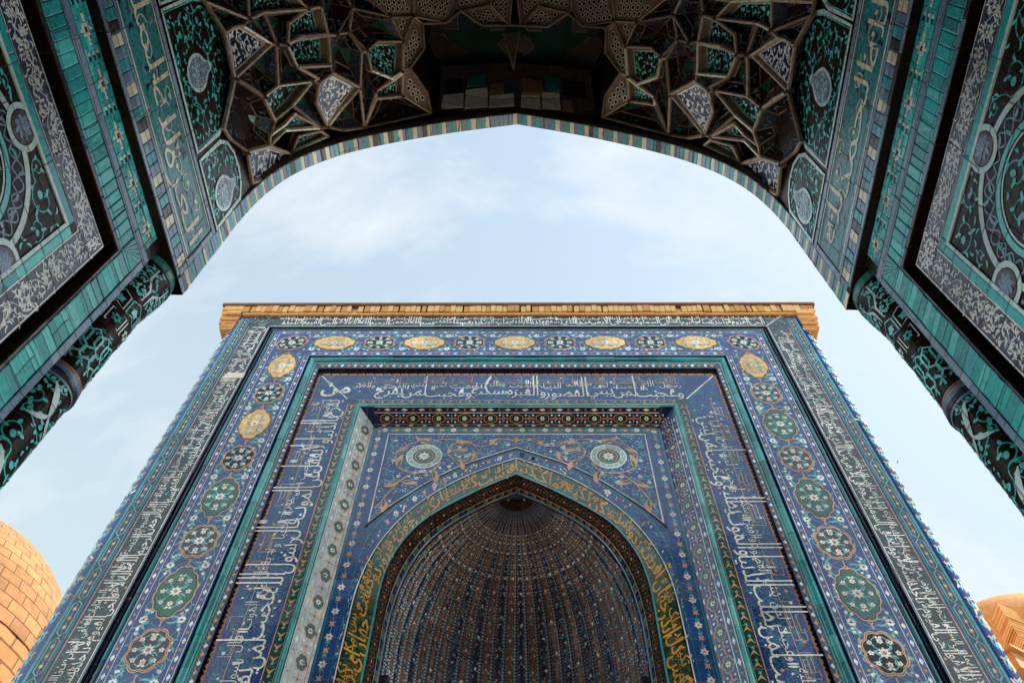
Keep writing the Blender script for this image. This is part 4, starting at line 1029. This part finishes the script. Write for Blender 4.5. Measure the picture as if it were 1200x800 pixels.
    for (a0, a1, b0, b1) in ((.77, 1.11, 2.15, 2.51), (.45, .77, 2.15, 2.51), (.12, .45, 2.15, 2.51), (.77, 1.11, 1.5, 2.15), (.77, 1.11, .95, 1.5), (.45, .77, 1.5, 2.15)):
        for _i in range(1): fill(A, [(a0, b0), (a1, b0), (a1, b1), (a0, b1)], .070, 'turqA', 'turqC', .0050, 2, av, 'slate', 1.5)
    A.build('arabesque_panel', wl)
    # ---- upper wall: overhanging impost with stripes and inscription
    A = NArt(wall(s, WU), 'n')
    y = -1.1
    while y < 1.60: w = random.uniform(.18, .3); A.tile(y, 3.106, min(y+w, 1.625), 3.128, pick('slate', 'lav', 'mang'), .006, .001, .1); y += w
    y = 1.600; k = 0
    while y > -1.1:
        w = .047; c = ('cream', 'slate', 'turqB', 'slate')[k % 4] if k % 8 < 4 else ('cream', 'mang', 'turqB', 'slate')[k % 4]
        A.tile(y-w, 3.132, y, 3.214, c, random.uniform(.004, .007), .0016, .08); y -= w; k += 1
    A.tile(1.603, 3.13, 1.636, 3.214, 'slate', .006)
    y = -1.1
    while y < 1.60: w = random.uniform(.2, .3); A.tile(y, 3.218, min(y+w, 1.635), 3.238, pick('slate', 'lav'), .006, .001, .1); A.tile(y, 3.566, min(y+w, 1.635), 3.60, pick('slate', 'lav'), .006, .001, .1); y += w
    A.tile(1.604, 3.24, 1.636, 3.564, 'lav', .006, .001, .1)
    A.build('striped_course', wl)
    A = NArt(wall(s, WU), 'n'); A.quad(-1.1, 3.24, 1.602, 3.564, 'teal', 1)
    A.stroke([(-1.1, 3.252), (1.588, 3.252), (1.588, 3.552), (-1.1, 3.552)], .010, 'cream', 6)
    random.seed(5)
    for ph in (0, 2, 4): A.stroke(wave(2.6, .09, .45, 0, None, ph) and [(u-1.05, v+3.40) for u, v in wave(2.6, .09, .45, 0, None, ph)], .005, 'slate', 2)
    for _i in range(150): A.leaf(random.uniform(-1, 1.57), random.uniform(3.28, 3.53), random.uniform(0, 6), .06, .020, pick('mang', 'navy', 'turqB', 'slate', 'tealgreen'), 3, pick(-2, 2))
    # letters stand away from the viewer's feet; reading runs towards the street on the left pier, away on the right
    A.T = (1, 0, -1.05, 0, 1, 3.285) if s > 0 else (-1, 0, 1.57, 0, 1, 3.285)
    write(A, NEAR_TEXT, 2.6, .205, 'cream', .045, 1.35, 6, -.03, -.004, 1.3, .35, 0 if s < 0 else 5)
    for k in range(26):
        u = k*.1+.05; scroll(A, u, .04+.14*random.random()+.04, .05, random.uniform(0, 6), pick(-1, 1), .007, 'cream', 'cream', 4, 0, .8)
    A.T = (1, 0, 0, 0, 1, 0)
    A.build('inscription_band', wl)
    # ---- shaped panels at the foot of the vault
    P1 = [(.60, 3.63), (.60, 4.0), (.625, 4.12), (.68, 4.20), (.78, 4.265), (.92, 4.285), (1.05, 4.25), (1.14, 4.17), (1.20, 4.06), (1.235, 3.94), (1.235, 3.63)]
    P2 = [(1.275, 3.63), (1.275, 3.93), (1.31, 4.02), (1.38, 4.08), (1.47, 4.10), (1.55, 4.08), (1.615, 4.02), (1.625, 3.63)]
    P0 = [(a-.66, b) for a, b in P1]
    for P, mc in ((P1, (.915, 3.86)), (P2, (1.51, 3.83)), (P0, (.255, 3.86))):
        A = NArt(wall(s, WU), 'n'); A.slab([(a, b) for a, b in P], 0, .0012, 'dbrown'); A.hs = .0006
        cx, cy = sum(a for a, b in P)/len(P), sum(b for a, b in P)/len(P)
        A.stroke(P, .022, 'pale', 8, True); A.stroke([(cx+(a-cx)*.955, cy+(b-cy)*.965) for a, b in P], .006, 'turqC', 6, True)
        D = [(mc[0]+.088*cos(t)*(1-.35*max(0, sin(t))**2), mc[1]+.135*sin(t)+(.04 if sin(t) > .9 else 0)) for t in [2*pi*i/36 for i in range(36)]]
        A.poly(D, 'pale', 9); A.poly([(mc[0]+(a-mc[0])*.8, mc[1]+(b-mc[1])*.84) for a, b in D], 'slate', 10)
        A.hs = .0006
        fill(A, [(mc[0]+(a-mc[0])*.78, mc[1]+(b-mc[1])*.82) for a, b in D], .04, 'pale', 'pale', .004, 11, (), 'cream', 1)
        fill(A, [(cx+(a-cx)*.94, cy+(b-cy)*.95) for a, b in P], .075, 'turqA', 'turqC', .0065, 4, [(mc[0], mc[1], .115), (mc[0], mc[1]+.07, .08)], None, 2.2)
        A.build('shaped_panel', wl)
    # ---- engaged column
    CX, CY = 1.655, 1.620
    def cr_(z):
        for (a, ra), (b, rb_) in zip(((-2, .106), (2.60, .106), (2.64, .110), (2.80, .108), (2.93, .122), (3.02, .134), (3.2, .136)), ((2.60, .106), (2.64, .110), (2.80, .108), (2.93, .122), (3.02, .134), (3.2, .136))):
            if z <= b: return ra+(rb_-ra)*(z-a)/(b-a)
        return .136
    def cm(u, v, h): r = cr_(v)+h; a = u/.11; return (s*(CX-r*cos(a)), CY+r*sin(a), v)      # a=0 faces the passage
    A = NArt(cm, 'n'); na = 40
    zs = [GZ, 0, 1., 2.0, 2.2, 2.4, 2.58, 2.62, 2.70, 2.80, 2.87, 2.93, 3.02, 3.10]
    for i in range(na):
        for z0, z1 in zip(zs, zs[1:]): A.quad(.11*2*pi*i/na, z0, .11*2*pi*(i+1)/na, z1, 'dbrown', 0)
    A.hs = .0006
    C2 = .11*pi
    # arabesque shaft with large pale palmettes
    random.seed(11)
    fill(A, [(-.20, .9), (.34, .9), (.34, 2.22), (-.20, 2.22)],   .055, 'turqA', 'turqC', .006, 2, [(.0+.17*(k % 2), 2.10-.17*k, .022) for k in range(8)], None, 4.)
    for k in range(8):
        u, v = .0+.17*(k % 2), 2.12-.17*k
        A.leaf(u, v-.06, pi/2+.1, .15, .028, 'pale', 6, pick(-.6, .6), 8); A.leaf(u, v-.05, -pi/2+.35, .10, .020, 'pale', 6, 1.0); A.leaf(u, v-.05, -pi/2-.35, .10, .020, 'pale', 6, -1.0)
    # knotted band
    rnd = .0
    for ph in (0, 1):
        for k in range(6):
            u = -.2+.1*k+.05*ph; z = 2.33
            A.stroke([(u, 2.31), (u, 2.36), (u+.035, 2.385), (u+.035, 2.42), (u, 2.45), (u, 2.50), (u+.035, 2.53), (u+.07, 2.50), (u+.07, 2.44), (u+.03, 2.41), (u+.03, 2.37), (u+.07, 2.33)], .010, 'turqC' if ph else 'aqua', 4+ph)
    for _i in range(60): A.leaf(random.uniform(-.2, .34), random.uniform(2.32, 2.56), random.uniform(0, 6), .03, .010, 'turqB', 2, pick(-2, 2))
    # capital: shield panels and small cartouches
    for k in range(8):
        u = -.346+.0864*k*1.0; w = .072
        A.stroke([(u, 2.60), (u+w, 2.60), (u+w, 2.68), (u, 2.68)], .007, 'pale', 5, True); A.flower(u+w/2, 2.64, .026, 6, 'turqA' if k % 2 else 'pale', 'dbrown', 3, k)
        A.stroke([(u-.04, 2.70), (u-.04+w*.5, 2.72), (u-.04+w, 2.70), (u-.04+w, 2.79), (u-.04+w*.5, 2.81), (u-.04, 2.79)], .007, 'pale' if k % 2 else 'aqua', 5, True)
        A.flower(u-.04+w/2, 2.75, .027, 5, 'aqua', None, 3, k)
        if k % 2 == 0:
            P = [(u, 2.83), (u+.15, 2.83), (u+.15, 2.90), (u+.12, 2.95), (u+.12, 3.02), (u+.03, 3.02), (u+.03, 2.95), (u, 2.90)]
            A.stroke(P, .010, 'pale', 6, True); A.push(0, 0); fill(A, P, .03, 'aqua', 'aqua', .005, 3, (), None, .6); A.pop()
    for _i in range(70): A.leaf(random.uniform(-.3, .34), random.uniform(2.83, 3.04), random.uniform(0, 6), .03, .011, 'turqB', 2, pick(-2, 2))
    A.quad(-.346, 3.045, .346, 3.10, 'tealgreen', 4, 24)
    colm = A.build('engaged_column', near)
    # torus ring
    A = NArt(None, 'n'); ng, nr = 40, 8
    for (zc, rr, hh_, m_) in ((2.258, .006, .013, 'slate'), (2.234, .008, .014, 'navy'), (2.279, .004, .008, 'rust'), (2.214, .003, .007, 'slate')):
        b0 = len(A.V); mi = A.mi(m_)
        for i in range(ng):
            a = 2*pi*i/ng
            for j in range(nr): t = 2*pi*j/nr; r = .107+rr*.6+rr*.6*cos(t); A.V.append((s*(CX-r*cos(a)), CY+r*sin(a), zc+hh_*sin(t)))
        for i in range(ng):
            for j in range(nr): A.F.append((b0+i*nr+j, b0+i*nr+(j+1) % nr, b0+((i+1) % ng)*nr+(j+1) % nr, b0+((i+1) % ng)*nr+j)); A.M.append(mi)
    par(Art.build.__get__(A)('column_ring', None, smooth=True) if False else A.build('column_ring', None, smooth=True), colm)

# ---- the arch and the street-side wall
AP = [(0, 5.87), (.25, 5.745), (.50, 5.61), (.72, 5.465), (.92, 5.32), (1.08, 5.18), (1.21, 5.03), (1.34, 4.82), (1.43, 4.58), (1.485, 4.28), (1.507, 3.95), (1.507, 3.60), (1.507, 3.104)]
AH = resample(smooth([(a, b, 0) for a, b in AP], 6), 60)[0]
AF = list(reversed(AH))+[Vector((-p.x, p.y, 0)) for p in AH[1:]]
AS = [0]
for a, b in zip(AF, AF[1:]): AS.append(AS[-1]+(b-a).length)
AL = AS[-1]
def arc(u, v, h):                  # u along the arch, v = depth y, h into the opening
    u = max(0, min(AL, u)); i = 0; lo, hi = 0, len(AS)-1
    while hi-lo > 1:
        m = (lo+hi)//2
        if AS[m] <= u: lo = m
        else: hi = m
    t = (u-AS[lo])/(AS[hi]-AS[lo]); p = AF[lo].lerp(AF[hi], t); d = (AF[hi]-AF[lo]).normalized(); return (p.x-d.y*h, v, p.y+d.x*h)
A = NArt(arc, 'n')
for i in range(120): A.quad(AL*i/120, 1.635, AL*(i+1)/120, 1.72, 'stuccod', 0)
k = 0; u = 0
while u < AL:
    w = (.036, .040, .040)[k % 3]*random.uniform(.92, 1.08)
    c = ('cream', 'turqB', 'slate')[k % 3]
    if random.random() < .12: c = pick('slate', 'mang', 'turq')
    A.tile(u, 1.636, min(u+w, AL), 1.719, c, random.uniform(.003, .006), .0012, .08); u += w; k += 1
edge = A.build('striped_arch_edge', near)
A = NArt(None, 'n')                # street-side wall with the arched opening cut out of it
mi = A.mi('dbrown'); X2 = 3.9; ZT = 8.8
def outp(p):
    if p.y > 4.7: return (X2*min(1, abs(p.x)/1.38)*(1 if p.x > 0 else -1), ZT)
    return (X2*(1 if p.x > 0 else -1), 3.1+(ZT-3.1)*(p.y-3.104)/(4.7-3.104))
for yy in (1.72, 1.64):
    b0 = len(A.V)
    for p in AF:
        q = outp(p); A.V += [(p.x, yy, p.y), (q[0], yy, q[1])]
    for i in range(len(AF)-1): A.F.append((b0+2*i, b0+2*i+1, b0+2*i+3, b0+2*i+2)); A.M.append(mi if yy > 1.7 else A.mi('stuccod'))
for s in (-1, 1):
    A.box((min(s*1.74, s*X2), 1.50, GZ), (max(s*1.74, s*X2), 1.72, 3.10), 'dbrown')
A.box((-X2, 1.50, ZT), (X2, 1.74, ZT+.12), 'brick')
A.build('street_front', near)
# ---- stalactite vault
ax = Vector((0, 0, 3.6))
def outd(p): d = Vector((p.x, 0, p.z-3.6)); d = d.normalized()+Vector((0, 0, .5)); return d.normalized()
vault = None
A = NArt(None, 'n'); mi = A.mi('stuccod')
def shell(k, m, y0, y1, ny=14, grow=.42):
    mi = A.mi(m); b0 = len(A.V); rows = []
    for j in range(ny+1):
        y = y0+(y1-y0)*j/ny; sc = k+grow*max(0, 1.63-y)
        for p in AF[::3]: A.V.append((max(-1.9, min(1.9, p.x*sc)), y, 3.6+(p.y-3.6)*sc if p.y > 3.6 else p.y))
    nn = len(AF[::3])
    for j in range(ny):
        for i in range(nn-1): b = b0+j*nn+i; A.F.append((b, b+1, b+nn+1, b+nn)); A.M.append(mi)
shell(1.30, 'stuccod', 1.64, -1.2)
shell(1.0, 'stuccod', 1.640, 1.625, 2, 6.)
A.box((-2.2, -1.4, GZ), (2.2, -1.2, 9.0), 'lav'); 
for s in (-1, 1): A.box((min(s*1.95, s*2.2), -1.2, GZ), (max(s*1.95, s*2.2), 1.5, 9.0), 'brickd')
A.box((-2.2, -1.4, 9.0), (2.2, 1.5, 9.1), 'brickd')
vault = A.build('stalactite_vault', near)
def beam(A, a, b, r, m, out=None):
    a, b = Vector(a), Vector(b); d = (b-a)
    if d.length < 1e-4: return
    d.normalize(); o = outd((a+b)/2); sdir_ = d.cross(o).normalized(); o = sdir_.cross(d).normalized(); n0 = len(A.V); mi = A.mi(m)
    sec = ((-1, .4), (-.45, -1.), (.45, -1.), (1, .4), (0, 1.))
    for p in (a-d*r*.5, b+d*r*.5): A.V += [tuple(p+sdir_*x*r+o*y*r) for x, y in sec]
    K = len(sec)
    for i in range(K): j = (i+1) % K; A.F.append((n0+i, n0+j, n0+K+j, n0+K+i)); A.M.append(mi)
    A.F.append(tuple(n0+i for i in range(K))); A.F.append(tuple(n0+K+i for i in range(K))); A.M += [mi, mi]
def mirror(P): return [(-x, y, z) for x, y, z in P]
seen = set(); ribs = NArt(None, 'n')
random.seed(3)
def plane_of(P):
    c = sum(P, Vector())/len(P); n = Vector()
    for i in range(len(P)): a, b = P[i]-c, P[(i+1) % len(P)]-c; n += a.cross(b)
    n.normalize(); v = c-Vector((.06, 0, 0)); 
    if n.dot(c) > 0: n = -n           # face the viewer at the origin
    u = (P[1]-P[0]); u = (u-n*u.dot(n)).normalized(); return c, n, u, n.cross(u)
def lerp(a, b, t): return a+(b-a)*t
ci = 0
for kind, P3_ in CELLS:
    for mir in (0, 1):
        P = [Vector(p) for p in (mirror(P3_) if mir else P3_)]; K = len(P); ci += 1
        for i in range(K):
            a, b = P[i], P[(i+1) % K]; key = tuple(sorted((tuple(round(c, 2) for c in a), tuple(round(c, 2) for c in b))))
            if key in seen: continue
            seen.add(key); dist = ((a+b)/2).length; beam(ribs, a, b, random.uniform(.009, .0135) if kind != 'H' else .007, random.choice(('ridge', 'ridge', 'cream') if kind in 'TN' else ('ridge', 'stucco')))
        c = sum(P, Vector())/K; A = NArt(None, 'n'); size = sum((p-c).length for p in P)/K
        if kind == 'D':
            dep = size*random.uniform(.55, .8); tip = c+outd(c)*dep+Vector((0, -.02, 0))
            M1 = [lerp(p, tip, .45)+outd(p)*.03 for p in P]
            b0 = len(A.V); A.V += [tuple(p) for p in P]+[tuple(p) for p in M1]+[tuple(tip)]
            for i in range(K):
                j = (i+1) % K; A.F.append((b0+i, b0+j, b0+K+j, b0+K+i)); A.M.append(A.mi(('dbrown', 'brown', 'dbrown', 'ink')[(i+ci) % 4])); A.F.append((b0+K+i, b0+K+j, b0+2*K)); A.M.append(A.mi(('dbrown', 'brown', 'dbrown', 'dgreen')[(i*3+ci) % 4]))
            for i in range(K):
                beam(A, P[i], M1[i], .006, 'stucco'); beam(A, M1[i], tip, .0045, 'stuccod')
                if (i+ci) % 2 == 0: beam(A, M1[i], M1[(i+1) % K], .006, 'stucco')
                # faint painted sprigs on the facets
                q = lerp(P[i], P[(i+1) % K], .5)
                for _i in range(5):
                    t = random.uniform(.12, .4); w_ = random.uniform(.2, .8); e = lerp(lerp(P[i], P[(i+1) % K], w_), tip, t); e2 = e+Vector((random.uniform(-1, 1), random.uniform(-1, 1), random.uniform(-1, 1))).normalized()*.025
                    beam(A, e-outd(e)*.0, e2, .0022, pick('stucco', 'teal', 'slate'))
        else:
            pc, n, u, v = plane_of(P); off = {'T': .055, 'N': .016, 'H': .014}[kind]
            Q = [lerp(p, c, .10) for p in P]; Q = [q-n*((q-pc).dot(n))-n*off for q in Q]
            b0 = len(A.V); A.V += [tuple(p) for p in P]+[tuple(q) for q in Q]
            for i in range(K): j = (i+1) % K; A.F.append((b0+i, b0+j, b0+K+j, b0+K+i)); A.M.append(A.mi('stucco'))
            o0 = pc-n*off
            for i in range(K): beam(A, Q[i], Q[(i+1) % K], .0055 if kind != 'H' else .003, 'ridge')
            L2 = [((q-pc).dot(u), (q-pc).dot(v)) for q in Q]
            A.f = lambda a, b, h: tuple(o0+u*a+v*b+n*h); A.hs = .0006
            A.poly(L2, {'T': 'dbrown', 'N': 'navy', 'H': 'stucco'}[kind], 0)
            cx, cy = sum(a for a, b in L2)/K, sum(b for a, b in L2)/K
            L3 = [(cx+(a-cx)*.93, cy+(b-cy)*.93) for a, b in L2]
            if kind == 'T': A.stroke(L3, .008, 'aqua', 2, True); fill(A, L3, size*.30, 'turqA', 'aqua', .0052, 2, (), None, 1.5)
            elif kind == 'N':
                A.stroke(L3, .010, 'white', 2, True); fill(A, L3, size*.32, 'ivory', 'ivory', .0085, 2, (), 'ivory', 1.)
            else:
                xs = [p[0] for p in L3]; ys = [p[1] for p in L3]; r = .021; j = 0; y = min(ys)
                while y < max(ys):
                    x = min(xs)+(j % 2)*r*1.15
                    while x < max(xs):
                        if inside(L3, x, y) and edge_d(L3, x, y) > r*.75:
                            A.poly([(x+r*.62*cos(q*pi/3), y+r*.62*sin(q*pi/3)) for q in range(6)], 'black', 2)
                            A.stroke([(x+r*.84*cos(q*pi/3), y+r*.84*sin(q*pi/3)) for q in range(6)], .006, 'plaster', 3, True)
                        x += r*2.3
                    y += r*2.0; j += 1
        A.build('vault_cell', vault)
# paired star openings at the crown
SP = [Vector(p) for p in STAR]; ST = SP+[Vector((-p.x, p.y, p.z)) for p in reversed(SP[:-1])]
front = [Vector((.30, 1.63, 5.93)), Vector((0, 1.65, 6.02)), Vector((-.30, 1.63, 5.93))]
loop = ST+front
A = NArt(None, 'n'); K = len(loop); UPV = Vector((0, -.10, .42))
TOP = [Vector((p.x*.97, p.y, 6.62))+Vector((0, -.08, 0)) for p in loop]
A.V += [tuple(p) for p in loop]+[tuple(p) for p in TOP]
for i in range(K):
    j = (i+1) % K; A.F.append((i, j, K+j, K+i)); A.M.append(A.mi('dbrown' if i < len(ST)-1 else 'stuccod'))
for i in range(K): 
    j = (i+1) % K
    if i < len(ST)-1: beam(A, loop[i], loop[j], .012, 'stucco')
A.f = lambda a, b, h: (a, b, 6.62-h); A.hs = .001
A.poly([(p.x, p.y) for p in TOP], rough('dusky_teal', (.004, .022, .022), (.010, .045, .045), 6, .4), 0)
for s in (-1, 1):
    cxx, cyy = s*.33, 1.30
    for k in range(8):
        a = k*pi/4; p = (cxx+.26*cos(a), cyy+.24*sin(a))
        A.push(p[0], p[1], a+pi/4); A.poly([(-.062, -.062), (.062, -.062), (.062, .062), (-.062, .062)], 'dbrown', 2); A.stroke([(-.055, -.055), (.055, -.055), (.055, .055), (-.055, .055)], .007, 'stucco', 4, True); A.flower(0, 0, .03, 4, 'stuccod', None, 5); A.pop()
# sloping front web, its glaze lost and the plaster blocks bare
def fw(u, v, h): return (u, 1.615-v*.42-h*.75, 5.965-.16*abs(u)-.22*u*u+v-h*.4)
A.f = fw; A.quad(-.58, -.02, .58, .50, 'stuccod', 0, 16)
random.seed(9)
for (x0, x1, v0, v1, m_) in ((-.56, -.40, .02, .17, 'plaster'), (-.39, -.22, .0, .22, 'plaster'), (-.21, -.02, .0, .14, 'plaster'), (-.21, -.10, .15, .27, 'rust'), (-.02, .02, .0, .1, 'stuccod'), (.03, .18, .0, .14, 'plaster'), (.04, .2, .15, .30, 'rust'), (.19, .33, .0, .18, 'plaster'), (.34, .42, .0, .12, 'stucco'), (-.53, -.41, .18, .32, 'dbrown'), (.36, .52, .16, .34, 'dbrown'), (-.38, -.24, .24, .36, 'teal'), (.22, .34, .2, .36, 'teal')):
    A.slab([(x0, v0), (x1, v0+random.uniform(-.01, .01)), (x1-.004, v1), (x0+.004, v1+random.uniform(-.02, .02))], .0, random.uniform(.008, .016), m_)
A.f = lambda a, b, h: (a, b, 6.62-h)
# hanging keel between the two stars
kt = Vector((-.02, 1.385, 6.19)); kb = [Vector((-.093, 1.18, 6.43)), Vector((.034, 1.16, 6.41)), Vector((-.01, 1.25, 6.58))]
b0 = len(A.V); A.V += [tuple(kt)]+[tuple(p) for p in kb]
for f_ in ((0, 1, 2), (0, 2, 3), (0, 3, 1)): A.F.append(tuple(b0+i for i in f_)); A.M.append(A.mi('stuccod'))
beam(A, kb[0], kt, .007, 'stucco'); beam(A, kb[1], kt, .007, 'stucco')
A.build('star_opening', vault)
# small pendant drops where ribs meet
cnt = {}
for a, b in seen:
    for p in (a, b): cnt[p] = cnt.get(p, 0)+1
for p, c in cnt.items():
    if c >= 4:
        q = Vector(p); o = outd(q); r = .024; b0 = len(ribs.V); mi = ribs.mi('stucco'); e1 = o.cross(Vector((0, 1, 0))).normalized(); e2 = o.cross(e1)
        ribs.V += [tuple(q+o*.02+(e1*cos(t)+e2*sin(t))*r) for t in [pi*i/3 for i in range(6)]]+[tuple(q-o*.055)]
        for i in range(6): ribs.F.append((b0+i, b0+(i+1) % 6, b0+6)); ribs.M.append(mi)
ribs.build('vault_ribs', vault)

# ================================================================ NEIGHBOURS
# left: brick dome, seen past the pier
def sphere(A, c, R_, m, n=48, k=24, sq=1.):
    b0 = len(A.V); mi = A.mi(m)
    for j in range(k+1):
        t = pi/2*j/k
        for i in range(n): a = 2*pi*i/n; A.V.append((c[0]+R_*cos(t)*cos(a), c[1]+R_*cos(t)*sin(a), c[2]+R_*sq*sin(t)))
    for j in range(k):
        for i in range(n): q = (i+1) % n; A.F.append((b0+j*n+i, b0+j*n+q, b0+(j+1)*n+q, b0+(j+1)*n+i)); A.M.append(mi)
LD = LEFTDOME
dome = empty('brick_dome_tomb', (LD[0], LD[1], GZ)); tag(dome, 'squat domed tomb of large orange brick blocks left of the tiled portal', 'tomb')
A = Art(); sphere(A, (LD[0], LD[1], LD[2]), LD[3], rough('orange_blockwork', (.22, .105, .042), (.40, .205, .085), 6, .6, .9, (.36, .21, .010)), 64, 32, 1.05)
def uvd(c):
    a = atan2(c.y-LD[1], c.x-LD[0]); e = math.asin(max(-1, min(1, (c.z-LD[2])/(LD[3]*1.05)))); return (a*LD[3]*.9, e*LD[3])
par(A.build('dome', smooth=True, uv=uvd), dome)
A = Art()
n = 32
mi = A.mi(rough('orange_drum', (.34, .15, .055), (.44, .215, .085), 6, .6, .9, (.5, .25, .02)))
for i in range(n):
    a, b = 2*pi*i/n, 2*pi*(i+1)/n; k = len(A.V); r = LD[3]*.995
    A.V += [(LD[0]+r*cos(a), LD[1]+r*sin(a), GZ), (LD[0]+r*cos(b), LD[1]+r*sin(b), GZ), (LD[0]+r*cos(b), LD[1]+r*sin(b), LD[2]+.01), (LD[0]+r*cos(a), LD[1]+r*sin(a), LD[2]+.01)]; A.F.append((k, k+1, k+2, k+3)); A.M.append(mi)
par(A.build('drum', uv=lambda c: (atan2(c.y-LD[1], c.x-LD[0])*LD[3], c.z)), dome)
# right: brick tomb with a low dome, herringbone facets and a timber eave
RX, RY, RZ, RS = RIGHTB
tomb = empty('brick_eaved_tomb', (RX, RY, GZ)); tag(tomb, 'pale brick tomb with low dome and boxed wooden eave right of the tiled portal', 'tomb')
A = Art(); sphere(A, (RX, RY, RZ), RS, 'brick', 56, 20, 1.)
par(A.build('dome', smooth=True), tomb)
A = Art(); nn = 40; mi = A.mi('brickd')
for i in range(nn):
    a, b = 2*pi*i/nn, 2*pi*(i+1)/nn; k = len(A.V); r = RS*.93
    A.V += [(RX+r*cos(a), RY+r*sin(a), GZ), (RX+r*cos(b), RY+r*sin(b), GZ), (RX+r*cos(b), RY+r*sin(b), RZ+.2), (RX+r*cos(a), RY+r*sin(a), RZ+.2)]; A.F.append((k, k+1, k+2, k+3)); A.M.append(mi)
par(A.build('drum'), tomb)
# folded herringbone facets under the dome: rows of thin bricks, each laid at a slant
A = Art(); random.seed(21); NF = 11
for k in range(NF):
    a0 = radians(140)+k*radians(200)/NF; a1 = a0+radians(200)/NF; am = (a0+a1)/2
    for j in range(45):
        z = RZ-1.5+j*.048; lean = RS*.98 if z < RZ else sqrt(RS*RS-(z-RZ)**2)-.03
        for (aa, bb, ra, rb2, sg) in ((a0, am, lean, lean+.10, 1), (am, a1, lean+.10, lean, -1)):
            q = random.uniform(-.012, .012); p1 = Vector(((ra+q)*cos(aa), (ra+q)*sin(aa), 0)); p2_ = Vector(((rb2+q)*cos(bb), (rb2+q)*sin(bb), 0)); nn_ = Vector((cos(am), sin(am), 0))*.02; b0 = len(A.V)
            for pt_, zz in ((p1, z-.10*sg), (p2_, z+.10*sg)):
                for off_, dz in ((nn_, 0), (nn_, .038), (-nn_*5, .038), (-nn_*5, 0)): A.V.append((RX+pt_.x+off_.x, RY+pt_.y+off_.y, zz+dz))
            for f_ in ((0, 1, 5, 4), (1, 2, 6, 5), (0, 3, 2, 1), (4, 5, 6, 7), (0, 4, 7, 3)): A.F.append(tuple(b0+i for i in f_)); A.M.append(A.mi('brickp' if random.random() < .6 else 'brick'))
par(A.build('herringbone_facets'), tomb)
wood = rough('planed_pine', (.33, .17, .07), (.42, .24, .11), 7, .2)
A = Art(); ca_, sa_ = cos(radians(32)), sin(radians(32))
def obox(x0, y0, z0, x1, y1, z1):
    k = len(A.V); A.box((x0, y0, z0), (x1, y1, z1), wood)
    for i in range(k, k+8): x, y, z = A.V[i]; A.V[i] = (6.95+x*ca_-y*sa_, 9.55+x*sa_+y*ca_, z)
for (o_, z0, z1) in ((0, 6.86, 7.12), (.16, 6.62, 6.855), (-.07, 7.125, 7.17)): obox(o_, o_, z0, 6, 3, z1)
for i in range(10): obox(.25+i*.55, .17, 6.48, .37+i*.55, 2.6, 6.615)
par(A.build('boxed_eave'), tomb)
A = Art(); obox(.45, .45, GZ, 6, 3, 6.6); A.M = [A.mi('brick')]*len(A.M); A.F = A.F; par(A.build('wall'), tomb)
# far speck of a bird in the gap on the right
bp_ = BIRD
A = Art(); 
n = 8
for i, (x, r) in enumerate(((-.16, .004), (-.12, .03), (-.04, .05), (.04, .045), (.10, .03), (.14, .028), (.17, .004))):
    for j in range(n): a = 2*pi*j/n; A.V.append((bp_[0]+x, bp_[1]+r*cos(a), bp_[2]+r*sin(a)))
for i in range(6):
    for j in range(n): A.F.append((i*n+j, i*n+(j+1) % n, (i+1)*n+(j+1) % n, (i+1)*n+j)); A.M.append(0)
A.mats = [rough('dark_feathers', (.02, .02, .02), (.05, .045, .04), 30, .2)]
b = tag(A.build('bird'), 'tiny dark bird flying in the pale sky between the right pier and the tiled portal', 'bird')
A = Art(); A.mats = [rough('dark_feathers', (0, 0, 0), (0, 0, 0))]
for s in (-1, 1):
    k = len(A.V); A.V += [(bp_[0]+.07, bp_[1]+s*.03, bp_[2]+.02), (bp_[0]-.06, bp_[1]+s*.03, bp_[2]+.02), (bp_[0]-.10, bp_[1]+s*.20, bp_[2]+.09), (bp_[0]-.12, bp_[1]+s*.34, bp_[2]+.05), (bp_[0]+.03, bp_[1]+s*.2, bp_[2]+.10)]
    A.V += [(x, y, z-.012) for x, y, z in A.V[k:k+5]]
    A.F += [tuple(k+i for i in range(5)), tuple(k+5+i for i in range(5))]+[(k+i, k+(i+1) % 5, k+5+(i+1) % 5, k+5+i) for i in range(5)]; A.M += [0]*7
w_ = A.build('wings'); w_.parent = b
